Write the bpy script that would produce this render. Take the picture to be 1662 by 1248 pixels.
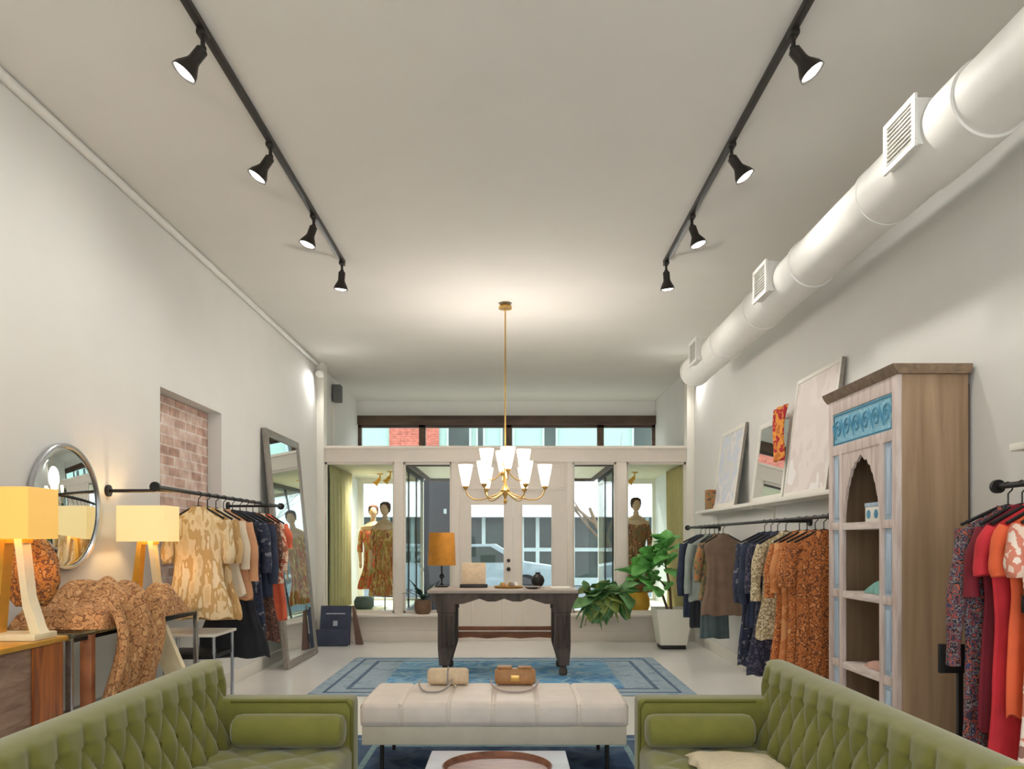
import bpy, bmesh, math, random
from mathutils import Vector, Matrix, Euler, noise
random.seed(7)
PI = math.pi
S = bpy.context.scene
COL = S.collection
for o in list(bpy.data.objects): bpy.data.objects.remove(o)

def c(r, g, b):
    f = lambda v: (v/255/12.92) if v/255 <= .04045 else ((v/255+.055)/1.055)**2.4
    return (f(r), f(g), f(b), 1)

# ------------------------------------------------------------------ camera (focal 1300 px on 1662)
F = 1300.0; CX = 830.0; HY = 880.0; EYE = 1.4
cam = bpy.data.cameras.new('camera'); co = bpy.data.objects.new('camera', cam); COL.objects.link(co)
co.location = (0, 0, EYE); co.rotation_euler = (PI/2, 0, 0)
cam.sensor_fit = 'HORIZONTAL'; cam.sensor_width = 36; cam.lens = 36*F/1662
cam.shift_x = (831-CX)/1662; cam.shift_y = (HY-624)/1662
cam.clip_end = 300
S.camera = co
# ------------------------------------------------------------------ view, world, sun
S.view_settings.view_transform = 'Standard'; S.view_settings.look = 'None'
S.view_settings.gamma = 1; S.view_settings.use_curve_mapping = False
S.view_settings.exposure = 0.08
w = bpy.data.worlds.new('sky'); S.world = w; w.use_nodes = True
nt = w.node_tree; bg = nt.nodes['Background']
tc = nt.nodes.new('ShaderNodeTexCoord'); sep = nt.nodes.new('ShaderNodeSeparateXYZ'); rp = nt.nodes.new('ShaderNodeValToRGB')
nt.links.new(tc.outputs['Generated'], sep.inputs[0]); nt.links.new(sep.outputs['Z'], rp.inputs[0])
rp.color_ramp.elements[0].color = (.97, .98, 1, 1); rp.color_ramp.elements[1].color = (.72, .84, 1, 1)
nt.links.new(rp.outputs[0], bg.inputs['Color']); bg.inputs['Strength'].default_value = 3.5
sl = bpy.data.lights.new('sun', 'SUN'); sl.energy = 5.0; sl.angle = .03; sl.color = (1, .96, .9)
so = bpy.data.objects.new('sun', sl); COL.objects.link(so); so.rotation_euler = (math.radians(-50), 0, math.radians(10))
TRACK_W = 26; TRACK_COL = (1, .96, .91)

# ------------------------------------------------------------------ materials
MATS = {}
def newmat(name):
    m = bpy.data.materials.new(name); m.use_nodes = True; MATS[name] = m
    n = m.node_tree.nodes; return m, n, m.node_tree.links, n['Principled BSDF']
def coords(n, l, scale=(1, 1, 1)):
    t = n.new('ShaderNodeTexCoord'); mp = n.new('ShaderNodeMapping'); mp.inputs['Scale'].default_value = scale
    l.new(t.outputs['Object'], mp.inputs[0]); return mp.outputs[0]
def bumpit(n, l, p, src, strength=.3, dist=.01):
    b = n.new('ShaderNodeBump'); b.inputs['Strength'].default_value = strength; b.inputs['Distance'].default_value = dist
    l.new(src, b.inputs['Height']); l.new(b.outputs[0], p.inputs['Normal'])
def M(name, col, rough=.6, metal=0, var=.08, scale=8, bump=0, stretch=(1, 1, 1), sheen=0, spec=.5):
    m, n, l, p = newmat(name)
    p.inputs['Roughness'].default_value = rough; p.inputs['Metallic'].default_value = metal
    p.inputs['Specular IOR Level'].default_value = spec
    if sheen: p.inputs['Sheen Weight'].default_value = sheen
    nz = n.new('ShaderNodeTexNoise'); nz.inputs['Scale'].default_value = scale; nz.inputs['Detail'].default_value = 4
    l.new(coords(n, l, stretch), nz.inputs['Vector'])
    r = n.new('ShaderNodeValToRGB'); r.color_ramp.elements[0].position = .3; r.color_ramp.elements[1].position = .7
    r.color_ramp.elements[0].color = [v*(1-var) for v in col[:3]]+[1]
    r.color_ramp.elements[1].color = [min(1, v*(1+var)) for v in col[:3]]+[1]
    l.new(nz.outputs[0], r.inputs[0]); l.new(r.outputs[0], p.inputs['Base Color'])
    if bump: bumpit(n, l, p, nz.outputs[0], bump)
    return m
def P(name, cols, scale=14, kind='noise', rough=.8, stretch=(1, 1, 1)):
    """printed fabric: several flat colours in blotches"""
    m, n, l, p = newmat(name); p.inputs['Roughness'].default_value = rough
    v = coords(n, l, stretch)
    if kind == 'noise':
        t = n.new('ShaderNodeTexNoise'); t.inputs['Scale'].default_value = scale; t.inputs['Detail'].default_value = 2.5
        l.new(v, t.inputs['Vector']); src = t.outputs[0]; lo, hi = .3, .7
    else:
        t = n.new('ShaderNodeTexVoronoi'); t.inputs['Scale'].default_value = scale
        l.new(v, t.inputs['Vector']); s = n.new('ShaderNodeSeparateColor'); l.new(t.outputs['Color'], s.inputs[0]); src = s.outputs[0]; lo, hi = 0, 1
    r = n.new('ShaderNodeValToRGB'); r.color_ramp.interpolation = 'CONSTANT'
    k = len(cols)
    while len(r.color_ramp.elements) < k: r.color_ramp.elements.new(.5)
    for i, cc in enumerate(cols):
        r.color_ramp.elements[i].position = lo+(hi-lo)*i/k if i else 0
        r.color_ramp.elements[i].color = cc
    l.new(src, r.inputs[0]); l.new(r.outputs[0], p.inputs['Base Color'])
    return m
def E(name, col, strength, base=None):
    m, n, l, p = newmat(name); p.inputs['Base Color'].default_value = base or col
    p.inputs['Emission Color'].default_value = col; p.inputs['Emission Strength'].default_value = strength
    return m
def wood(name, c1, c2, stretch=(1, 1, 1), rough=.55, scale=6, bump=.15):
    m, n, l, p = newmat(name); p.inputs['Roughness'].default_value = rough
    v = coords(n, l, stretch)
    t = n.new('ShaderNodeTexNoise'); t.inputs['Scale'].default_value = scale; t.inputs['Detail'].default_value = 6; t.inputs['Distortion'].default_value = .6
    l.new(v, t.inputs['Vector']); r = n.new('ShaderNodeValToRGB')
    r.color_ramp.elements[0].position = .32; r.color_ramp.elements[1].position = .68
    r.color_ramp.elements[0].color = c1; r.color_ramp.elements[1].color = c2
    l.new(t.outputs[0], r.inputs[0]); l.new(r.outputs[0], p.inputs['Base Color']); bumpit(n, l, p, t.outputs[0], bump, .004)
    return m
def brickmat(name, c1, c2, mortar, rot, scale=1, bw=.22, bh=.075, rough=.85):
    m, n, l, p = newmat(name); p.inputs['Roughness'].default_value = rough
    t = n.new('ShaderNodeTexCoord'); sx = n.new('ShaderNodeSeparateXYZ'); mp = n.new('ShaderNodeCombineXYZ'); l.new(t.outputs['Object'], sx.inputs[0]); l.new(sx.outputs[rot], mp.inputs[0]); l.new(sx.outputs[2], mp.inputs[1]); b = n.new('ShaderNodeTexBrick')
    b.inputs['Scale'].default_value = scale; b.inputs['Brick Width'].default_value = bw; b.inputs['Row Height'].default_value = bh
    b.inputs['Mortar Size'].default_value = .008
    b.inputs['Color1'].default_value = c1; b.inputs['Color2'].default_value = c2; b.inputs['Mortar'].default_value = mortar
    nz = n.new('ShaderNodeTexNoise'); nz.inputs['Scale'].default_value = 9; l.new(t.outputs['Object'], nz.inputs['Vector'])
    mx = n.new('ShaderNodeMixRGB'); mx.blend_type = 'OVERLAY'; mx.inputs[0].default_value = .7
    l.new(mp.outputs[0], b.inputs['Vector']); l.new(b.outputs[0], mx.inputs[1]); l.new(nz.outputs[0], mx.inputs[2]); l.new(mx.outputs[0], p.inputs['Base Color'])
    bumpit(n, l, p, b.outputs['Fac'], -.5, .01)
    return m
def glassmat(name, tint=(1, 1, 1, 1), refl=.7):
    m = bpy.data.materials.new(name); m.use_nodes = True; MATS[name] = m
    n = m.node_tree.nodes; l = m.node_tree.links; n.clear()
    out = n.new('ShaderNodeOutputMaterial'); mx = n.new('ShaderNodeMixShader'); tr = n.new('ShaderNodeBsdfTransparent'); gl = n.new('ShaderNodeBsdfGlossy')
    fr = n.new('ShaderNodeFresnel'); fr.inputs[0].default_value = 1.35; mu = n.new('ShaderNodeMath'); mu.operation = 'MULTIPLY'; mu.inputs[1].default_value = refl
    tr.inputs[0].default_value = tint; gl.inputs['Roughness'].default_value = .02
    l.new(fr.outputs[0], mu.inputs[0]); l.new(mu.outputs[0], mx.inputs[0]); l.new(tr.outputs[0], mx.inputs[1]); l.new(gl.outputs[0], mx.inputs[2]); l.new(mx.outputs[0], out.inputs[0])
    return m

M('wall_paint', c(224, 223, 217), .85, var=.012, scale=3)
M('ceiling_paint', c(222, 219, 211), .9, var=.015, scale=2)
M('trim_white', c(232, 228, 216), .5, var=.01)
M('door_cream', c(226, 216, 202), .5, var=.02)
M('deck_cream', c(218, 212, 184), .7, var=.03)
M('duct_white', c(228, 226, 219), .55, var=.02)
M('grille', c(178, 176, 168), .6)
M('black_metal', c(36, 34, 33), .45, .3, spec=.4)
M('dark_bronze', c(48, 43, 38), .45, .4)
M('grey_speaker', c(95, 95, 92), .6)
M('brass', c(205, 165, 95), .3, .9, var=.04)
M('gold_lamp', c(222, 165, 60), .35, .5, var=.1)
M('cream_lacquer', c(240, 222, 180), .4)
M('chrome', c(200, 205, 212), .15, .95, var=.05)
M('mirror_glass', c(225, 232, 232), .015, 1, var=0)
M('pewter', c(150, 143, 134), .4, .5, var=.12, scale=20)
M('silver', c(190, 192, 195), .25, .85)
M('sofa_velvet', c(124, 122, 54), .75, var=.08, scale=14, sheen=.35, bump=.05, spec=.25)
M('sofa_piping', c(100, 98, 38), .7, spec=.3)
M('ottoman_leather', c(234, 222, 208), .5, var=.04, scale=10, bump=.06)
M('ottoman_base', c(212, 204, 182), .6, var=.05)
M('marble', c(228, 230, 240), .25, var=.08, scale=5)
M('bag_beige', c(220, 196, 160), .6, var=.1, scale=30)
M('bag_tan', c(176, 128, 82), .55, var=.15, scale=25)
M('strap_grey', c(158, 150, 145), .5)
M('strap_mauve', c(178, 158, 158), .5)
wood('tray_wood', c(96, 54, 34), c(140, 88, 62), (1, 6, 1), .4)
wood('table_wood', c(58, 47, 40), c(100, 84, 72), (1, 1, .2), .6, 9)
wood('table_top_wood', c(150, 136, 124), c(184, 172, 160), (.2, 1, 1), .5, 9)
wood('pine', c(142, 114, 86), c(176, 148, 116), (6, 6, .35), .6, 2.2, .08)
wood('cornice_wood', c(112, 92, 72), c(146, 122, 96), (3, 3, 3), .6)
wood('cabinet_pink', c(192, 172, 160), c(222, 208, 200), (5, 5, .6), .65)
wood('cabinet_shelf', c(204, 188, 178), c(232, 222, 216), (5, 1, 5), .65)
wood('cabinet_blue_inset', c(150, 172, 192), c(192, 210, 224), (5, 5, .5), .6)
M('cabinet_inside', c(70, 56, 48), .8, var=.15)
m = P('carved_blue', [c(118, 178, 200), c(146, 198, 216), c(130, 186, 208), c(160, 206, 222)], 26, 'noise')
M('carved_line', c(84, 150, 178), .7, var=.1)
wood('chest_wood', c(126, 96, 78), c(164, 134, 112), (1, 1, 5), .7)
wood('chest_side', c(110, 48, 14), c(206, 120, 46), (6, 6, .5), .3, 3)
wood('rust_wood', c(122, 70, 42), c(178, 112, 72), (.4, 1, 1), .6)
P('leopard', [c(196, 150, 102), c(214, 162, 108), c(142, 96, 60), c(204, 150, 98), c(176, 126, 80), c(222, 178, 128)], 24, 'noise')
P('amber_print', [c(170, 106, 50), c(196, 132, 66), c(120, 76, 48), c(206, 150, 86)], 34, 'noise')
M('brown_fur', c(78, 48, 34), .9, var=.3, scale=30)
M('mustard', c(190, 128, 40), .85, var=.16, scale=12)
M('leaf_bright', c(112, 182, 92), .5, var=.2, scale=9)
M('leaf_dark', c(104, 150, 92), .5, var=.3, scale=7)
M('leaf_olive', c(150, 168, 88), .5, var=.25, scale=7)
M('leaf_teal', c(40, 72, 62), .5, var=.2)
M('bark', c(104, 84, 62), .85)
M('pot_cream', c(226, 222, 208), .5, var=.03)
M('pot_brown', c(112, 84, 62), .6, var=.2, scale=14)
M('soil', c(52, 40, 30), .95)
M('navy_board', c(56, 62, 82), .7, var=.15)
M('chalk', c(178, 182, 194), .9)
M('board_leg', c(112, 84, 72), .7)
M('drape_olive', c(178, 168, 124), .9, var=.06)
M('drape_sand', c(192, 174, 122), .9, var=.06)
M('skin', c(216, 182, 148), .5)
M('floor_ext', c(178, 176, 172), .9)
M('street', c(120, 122, 122), .9)
M('facade_mint', c(150, 176, 164), .8, var=.05)
M('facade_white', c(246, 246, 242), .8, var=.02)
M('ext_frame', c(170, 184, 180), .5)
M('ext_glass', c(40, 52, 46), .35, var=.5, scale=1.2)
brickmat('brick_red', c(170, 92, 74), c(156, 80, 62), c(165, 112, 96), 0)
brickmat('brick_old', c(216, 192, 176), c(178, 142, 124), c(214, 200, 190), 1, bw=.24, bh=.085)
wood('beam_brown', c(58, 42, 32), c(96, 74, 58), (.2, 1, 1), .6)
M('kiosk', c(22, 19, 24), .6, var=.25, scale=3)
M('car_white', c(150, 164, 168), .3)
M('tyre', c(30, 30, 32), .8)
glassmat('window_glass', (.96, 1, .99, 1), .6)
glassmat('table_glass', (.86, .93, .95, 1), 1)
glassmat('shade_glass', (1, .97, .9, 1), .5)
E('bulb', (1, .97, .9, 1), 9)
E('lamp_shade_lit', c(255, 196, 88), .5, c(220, 175, 95))
E('lamp_shade_pale', c(255, 222, 150), .55, c(230, 205, 150))
E('shade_lit', c(255, 240, 222), 1.5, c(250, 240, 225))
E('display_bulb', (1, .9, .7, 1), 3)
# polished floor
m, n, l, p = newmat('floor_polished')
p.inputs['Roughness'].default_value = .16
nz = n.new('ShaderNodeTexNoise'); nz.inputs['Scale'].default_value = 1.1; nz.inputs['Detail'].default_value = 5; l.new(coords(n, l), nz.inputs['Vector'])
r = n.new('ShaderNodeValToRGB'); r.color_ramp.elements[0].color = c(228, 225, 219); r.color_ramp.elements[1].color = c(246, 244, 240); l.new(nz.outputs[0], r.inputs[0]); l.new(r.outputs[0], p.inputs['Base Color'])
# rugs
def rugmat(name, cols, scale, stretch, rough=.95):
    m, n, l, p = newmat(name); p.inputs['Roughness'].default_value = rough
    v = coords(n, l, stretch); t = n.new('ShaderNodeTexNoise'); t.inputs['Scale'].default_value = scale; t.inputs['Detail'].default_value = 5; t.inputs['Distortion'].default_value = 1.2
    l.new(v, t.inputs['Vector']); r = n.new('ShaderNodeValToRGB')
    while len(r.color_ramp.elements) < len(cols): r.color_ramp.elements.new(.5)
    for i, cc in enumerate(cols):
        r.color_ramp.elements[i].position = .3+.4*i/(len(cols)-1); r.color_ramp.elements[i].color = cc
    l.new(t.outputs[0], r.inputs[0]); l.new(r.outputs[0], p.inputs['Base Color']); bumpit(n, l, p, t.outputs[0], .3, .004)
    return m
rugmat('rug_field', [c(62, 122, 172), c(100, 160, 200), c(152, 188, 204), c(66, 128, 178), c(174, 200, 204)], 2.2, (1, 1.4, 1))
rugmat('rug_border', [c(136, 158, 172), c(162, 180, 190), c(120, 146, 166)], 5, (1, 1, 1))
rugmat('rug_line', [c(72, 98, 124), c(96, 118, 140)], 5, (1, 1, 1))
rugmat('rug_navy', [c(36, 58, 92), c(52, 80, 116), c(80, 104, 130), c(44, 66, 100)], 3, (1, 1, 1))
rugmat('rug_teal', [c(110, 146, 156), c(142, 172, 178), c(96, 130, 144)], 5, (1, 1, 1))

# ------------------------------------------------------------------ mesh building
class B:
    def __init__(s): s.v = []; s.f = []; s.mi = []; s.cur = 0
    def add(s, vs, fs):
        k = len(s.v); s.v += [Vector(a) for a in vs]; s.f += [tuple(i+k for i in f) for f in fs]; s.mi += [s.cur]*len(fs); return s
    def m(s, i): s.cur = i; return s
    def box(s, x0, x1, y0, y1, z0, z1, bev=0, seg=2, mat=None):
        bm = bmesh.new(); bmesh.ops.create_cube(bm, size=1)
        for v in bm.verts:
            v.co = Vector(((x0+x1)/2+v.co.x*(x1-x0), (y0+y1)/2+v.co.y*(y1-y0), (z0+z1)/2+v.co.z*(z1-z0)))
        if bev: bmesh.ops.bevel(bm, geom=bm.edges[:], offset=bev, segments=seg, profile=.6, affect='EDGES')
        bm.verts.index_update()
        vs = [v.co.copy() for v in bm.verts]; fs = [[v.index for v in f.verts] for f in bm.faces]; bm.free()
        if mat: vs = [mat @ v for v in vs]
        return s.add(vs, fs)
    def prism(s, poly, axis, a, b):
        n = len(poly)
        def pt(p, t):
            return {'x': (t, p[0], p[1]), 'y': (p[0], t, p[1]), 'z': (p[0], p[1], t)}[axis]
        vs = [pt(p, a) for p in poly]+[pt(p, b) for p in poly]
        fs = [tuple(range(n)), tuple(range(2*n-1, n-1, -1))]+[(i, (i+1) % n, (i+1) % n+n, i+n) for i in range(n)]
        return s.add(vs, fs)
    def tube(s, pts, r, n=10, closed=False, caps=True):
        pts = [Vector(p) for p in pts]; k = len(pts); rs = r if isinstance(r, (list, tuple)) else [r]*k
        vs = []; up = None
        for i, p in enumerate(pts):
            if closed: t = pts[(i+1) % k]-pts[i-1]
            else: t = pts[min(i+1, k-1)]-pts[max(i-1, 0)]
            t.normalize()
            if up is None: up = Vector((0, 0, 1)) if abs(t.z) < .9 else Vector((1, 0, 0))
            a = t.cross(up)
            if a.length < 1e-4: a = t.cross(Vector((0, 1, 0)))
            a.normalize(); b = a.cross(t).normalized(); up = b
            for j in range(n):
                th = 2*PI*j/n; vs.append(p+a*math.cos(th)*rs[i]+b*math.sin(th)*rs[i])
        fs = []
        for i in range(k if closed else k-1):
            for j in range(n):
                i2 = (i+1) % k
                fs.append((i*n+j, i*n+(j+1) % n, i2*n+(j+1) % n, i2*n+j))
        if not closed and caps: fs += [tuple(range(n-1, -1, -1)), tuple(range((k-1)*n, k*n))]
        return s.add(vs, fs)
    def cyl(s, p0, p1, r0, r1=None, n=20): return s.tube([p0, p1], [r0, r0 if r1 is None else r1], n)
    def lathe(s, prof, cx=0, cy=0, cz=0, n=28, caps=True, mat=None):
        vs = []; k = len(prof)
        for r, z in prof:
            for j in range(n):
                th = 2*PI*j/n; v = Vector((cx+r*math.cos(th), cy+r*math.sin(th), cz+z)); vs.append(mat @ v if mat else v)
        fs = [(i*n+j, i*n+(j+1) % n, (i+1)*n+(j+1) % n, (i+1)*n+j) for i in range(k-1) for j in range(n)]
        if caps: fs += [tuple(range(n-1, -1, -1)), tuple(range((k-1)*n, k*n))]
        return s.add(vs, fs)
    def ball(s, p, rx, ry=None, rz=None, n=16, k=10):
        ry = ry or rx; rz = rz or rx; vs = []
        for i in range(1, k):
            ph = PI*i/k
            for j in range(n):
                th = 2*PI*j/n; vs.append((p[0]+rx*math.sin(ph)*math.cos(th), p[1]+ry*math.sin(ph)*math.sin(th), p[2]+rz*math.cos(ph)))
        vs += [(p[0], p[1], p[2]+rz), (p[0], p[1], p[2]-rz)]; t = (k-1)*n
        fs = [(i*n+j, (i+1)*n+j, (i+1)*n+(j+1) % n, i*n+(j+1) % n) for i in range(k-2) for j in range(n)]
        fs += [(t, j, (j+1) % n) for j in range(n)]+[(t+1, (k-2)*n+(j+1) % n, (k-2)*n+j) for j in range(n)]
        return s.add(vs, fs)
    def grid(s, fn, nu, nv, closed_u=False):
        vs = [fn(i/nu, j/nv) for j in range(nv+1) for i in range(nu if closed_u else nu+1)]
        w = nu if closed_u else nu+1
        fs = [(j*w+i, j*w+(i+1) % w, (j+1)*w+(i+1) % w, (j+1)*w+i) for j in range(nv) for i in range(nu)]
        return s.add(vs, fs)
    def build(s, name, mat, parent=None, world=False, angle=38, solid=0, sub=0):
        me = bpy.data.meshes.new(name)
        off = Vector((0, 0, 0))
        if world and parent:
            q = parent
            while q: off += q.location; q = q.parent
        me.from_pydata([v-off for v in s.v], [], s.f)
        for mm in (mat if isinstance(mat, (list, tuple)) else [mat]): me.materials.append(MATS[mm])
        me.polygons.foreach_set('material_index', s.mi)
        bm = bmesh.new(); bm.from_mesh(me); bmesh.ops.recalc_face_normals(bm, faces=bm.faces); bm.to_mesh(me); bm.free()
        me.shade_smooth(); me.set_sharp_from_angle(angle=math.radians(angle)); me.update()
        o = bpy.data.objects.new(name, me); COL.objects.link(o); o.parent = parent
        if solid: md = o.modifiers.new('thickness', 'SOLIDIFY'); md.thickness = solid; md.offset = 0
        if sub: md = o.modifiers.new('smooth', 'SUBSURF'); md.levels = sub; md.render_levels = sub
        return o
def thing(name, label, cat, loc=(0, 0, 0), rz=0, group=None):
    o = bpy.data.objects.new(name, None); COL.objects.link(o); o.location = loc; o.rotation_euler = (0, 0, rz); o.empty_display_size = .1
    return tag(o, label, cat, group)
def tag(o, label, cat, group=None, kind=None):
    o['label'] = label; o['category'] = cat
    if group: o['group'] = group
    if kind: o['kind'] = kind
    return o
def struct(o, label=None):
    o['kind'] = 'structure'
    if label: o['label'] = label
    return o
KIDS = lambda o: [x for x in bpy.data.objects if x.parent == o]
def copy_tree(o, parent=None):
    q = o.copy(); COL.objects.link(q)
    if parent: q.parent = parent
    for ch in KIDS(o): copy_tree(ch, q)
    return q
def sempty(name):
    o = bpy.data.objects.new(name, None); COL.objects.link(o); o['kind'] = 'structure'; return o

# ------------------------------------------------------------------ room shell
WL, WR, CZ = -2.75, 2.58, 3.93
YB, YP, YF = -4.0, 11.35, 14.4       # open rear, partition, street facade
struct(B().box(WL-.3, WR+.3, YB, YF, -.1, 0).build('floor', 'floor_polished'))
struct(B().box(WL-.3, WR+.3, YB, YF+.15, CZ, CZ+.2).build('ceiling', 'ceiling_paint'))
# left wall with recess 6.27..7.6 / z .95..2.62
bw = B()
bw.box(WL-.3, WL, YB, 6.27, 0, CZ); bw.box(WL-.3, WL, 7.6, YF+.15, 0, CZ)
bw.box(WL-.3, WL, 6.27, 7.6, 2.62, CZ); bw.box(WL-.3, WL, 6.27, 7.6, 0, .95); bw.box(WL-.3, WL-.17, 6.27, 7.6, .95, 2.62)
struct(bw.build('wall_left', 'wall_paint'))
tb = B().box(WL-.168, WL-.13, 6.275, 7.595, .955, 2.615)
struct(tb.build('trim_9', 'brick_old'), 'exposed pale brick filling the recess in the left wall')
struct(B().box(WR, WR+.3, YB, YF+.15, 0, CZ).build('wall_right', 'wall_paint'))
# rounded cove strip along left wall/ceiling
struct(B().tube([(WL+.025, YB, CZ-.03), (WL+.025, YP-.1, CZ-.03)], .03, 10).build('trim_1', 'duct_white'))
struct(B().box(WR-.02, WR, 5.46, 11.2, 0, .13, .004).box(WR-.02, WR, -3.9, 4.4, 0, .13, .004).build('baseboard_right', 'trim_white'))
struct(B().box(WL, WL+.02, -3.9, 11.2, 0, .13, .004).build('baseboard_left', 'trim_white'))
# pilasters
struct(B().box(WL, WL+.105, YP-.06, YP+.14, 0, CZ, .005).build('trim_2', 'trim_white'), 'full-height white pilaster at the left end of the partition')
struct(B().box(WR-.105, WR, YP-.06, YP+.14, 0, CZ, .005).build('trim_3', 'trim_white'), 'full-height white pilaster at the right end of the partition')
PL, PR = WL+.105, WR-.105
# partition frame
bp = B()
bp.box(PL, PR, YP-.03, YP+.1, 2.535, 2.75, .004)
bp.box(PL, PR, YP-.06, YP+.1, 2.72, 2.76, .004)
for a, b in ((PL, -.74), (.79, PR)):
    bp.box(a, b, YP, YP+.1, 0, .36)
    bp.box(a, b, YP-.2, YP+.12, .36, .395, .004)
    bp.box(a, b, YP-.02, YP, 0, .14, .003)
for a, b in ((-1.66, -1.53), (-.85, -.74), (.79, .87), (1.485, 1.633)):
    bp.box(a, b, YP-.02, YP+.1, .36, 2.54, .003)
for a, b in ((PL, -1.66), (-1.53, -.85), (.87, 1.485), (1.633, PR)):
    for x0, x1 in ((a, a+.025), (b-.025, b)): bp.box(x0, x1, YP+.02, YP+.08, .395, 2.535)
    bp.box(a, b, YP+.02, YP+.08, .395, .43); bp.box(a, b, YP+.02, YP+.08, 2.505, 2.535)
struct(bp.build('wall_back', 'door_cream'), 'cream partition with display openings and low sill wall')
# display deck (ceiling of display bays and entry)
struct(B().box(WL, WR, YP+.1, YF, 2.54, 2.72).build('trim_4', 'deck_cream'), 'lowered ceiling of the window displays and entry')
for i, (a, b) in enumerate(((PL, -1.66), (-1.53, -.85), (.87, 1.485), (1.633, PR))):
    wn = sempty('window_%d' % (i+1)); wn.location = (a, YP, .4)
    B().box(a+.025, b-.025, YP+.045, YP+.053, .43, 2.505).build('pane', 'window_glass', wn, True)
# panel above the doors
pt = B().box(-.74, .79, YP+.01, YP+.09, 2.1, 2.535)
pt.box(-.70, .75, YP-.01, YP+.012, 2.46, 2.5, .004).box(-.70, .75, YP-.01, YP+.012, 2.14, 2.18, .004).box(-.70, -.66, YP-.01, YP+.012, 2.18, 2.46, .004).box(.71, .75, YP-.01, YP+.012, 2.18, 2.46, .004)
struct(pt.build('trim_5', 'door_cream'), 'panelled board above the entrance doors')
def door(i, x0, x1, knob):
    d = sempty('door_%d' % i); d.location = (x0, YP, 0)
    g0, g1 = x0+.17, x1-.15 if i == 1 else x1-.22
    if i == 1: g1 = -.11
    else: g0 = .157
    b = B(); b.box(x0+.0005, g0, YP+.02, YP+.065, .002, 2.0995).box(g1, x1-.0005, YP+.02, YP+.065, .002, 2.0995)
    b.box(g0, g1, YP+.02, YP+.065, 1.93, 2.0995).box(g0, g1, YP+.02, YP+.065, .002, .78)
    b.box(g0-.02, g1+.02, YP+.005, YP+.022, .745, .78, .004).box(g0-.02, g1+.02, YP+.005, YP+.022, 1.93, 1.96, .004)
    b.box(g0-.02, g0, YP+.005, YP+.022, .78, 1.93, .004).box(g1, g1+.02, YP+.005, YP+.022, .78, 1.93, .004)
    for z0, z1 in ((.14, .165), (.64, .665)): b.box(g0, g1, YP+.008, YP+.022, z0, z1, .004)
    b.box(g0, g0+.025, YP+.008, YP+.022, .165, .64, .004).box(g1-.025, g1, YP+.008, YP+.022, .165, .64, .004)
    b.build('door_leaf', 'door_cream', d, True)
    B().box(g0, g1, YP+.04, YP+.046, .78, 1.93).build('pane', 'window_glass', d, True)
    if knob:
        k = B().cyl((knob, YP+.022, 1.02), (knob, YP-.03, 1.02), .012).ball((knob, YP-.04, 1.02), .03)
        k.cyl((knob, YP+.022, 1.14), (knob, YP-.005, 1.14), .026)
        k.build('door_knob', 'dark_bronze', d, True)
door(1, -.74, .0245, -.04); door(2, .0255, .79, None)
# street facade
bf = B()
bf.box(WL, WR, YF-.05, YF+.15, 3.66, CZ)
struct(bf.build('wall_front', 'wall_paint'), 'white strip of wall above the transom windows')
struct(B().box(WL, WR, YF-.12, YF+.1, 3.5, 3.66, .006).build('trim_6', 'beam_brown'), 'dark brown beam over the transom windows')
bx = [WL, -1.6, -.055, 1.6, WR]
for i in range(4):
    wn = sempty('window_%d' % (i+5)); wn.location = (bx[i], YF, 2.72)
    b = B(); h = .045
    b.box(bx[i], bx[i]+h*1.3, YF-.04, YF+.06, 2.72, 3.5).box(bx[i+1]-h*1.3, bx[i+1], YF-.04, YF+.06, 2.72, 3.5)
    b.box(bx[i], bx[i+1], YF-.04, YF+.06, 3.46, 3.5).box(bx[i], bx[i+1], YF-.04, YF+.06, 2.72, 2.8)
    b.build('window_frame', 'beam_brown', wn, True)
    B().box(bx[i]+.05, bx[i+1]-.05, YF, YF+.008, 2.8, 3.46).build('pane', 'window_glass', wn, True)
# display bay glass to the street and entry side glass
k = 9
for a, b_ in ((WL, -1.58), (1.56, WR)):
    wn = sempty('window_%d' % k); wn.location = (a, YF, 0); k += 1
    b = B().box(a, b_, YF-.05, YF+.08, 0, .4).box(a, b_, YF-.03, YF+.05, 2.45, 2.54).box(a, a+.09, YF-.03, YF+.05, .4, 2.45).box(b_-.05, b_, YF-.03, YF+.05, .4, 2.45)
    b.build('window_frame', 'trim_white', wn, True)
    B().box(a+.09, b_-.05, YF, YF+.008, .4, 2.45).build('pane', 'window_glass', wn, True)
for x in (-1.58, 1.56):
    wn = sempty('window_%d' % k); wn.location = (x, YP, 0); k += 1
    b = B().box(x-.025, x+.025, YP+.12, YF-.06, 0, .4).box(x-.02, x+.02, YP+.12, YF-.06, 2.48, 2.54)
    for y in (12.3, 13.3): b.box(x-.012, x+.012, y, y+.03, .4, 2.48)
    b.build('window_frame', 'dark_bronze', wn, True)
    B().box(x-.004, x+.004, YP+.12, YF-.06, .4, 2.48).build('pane', 'window_glass', wn, True)
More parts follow.
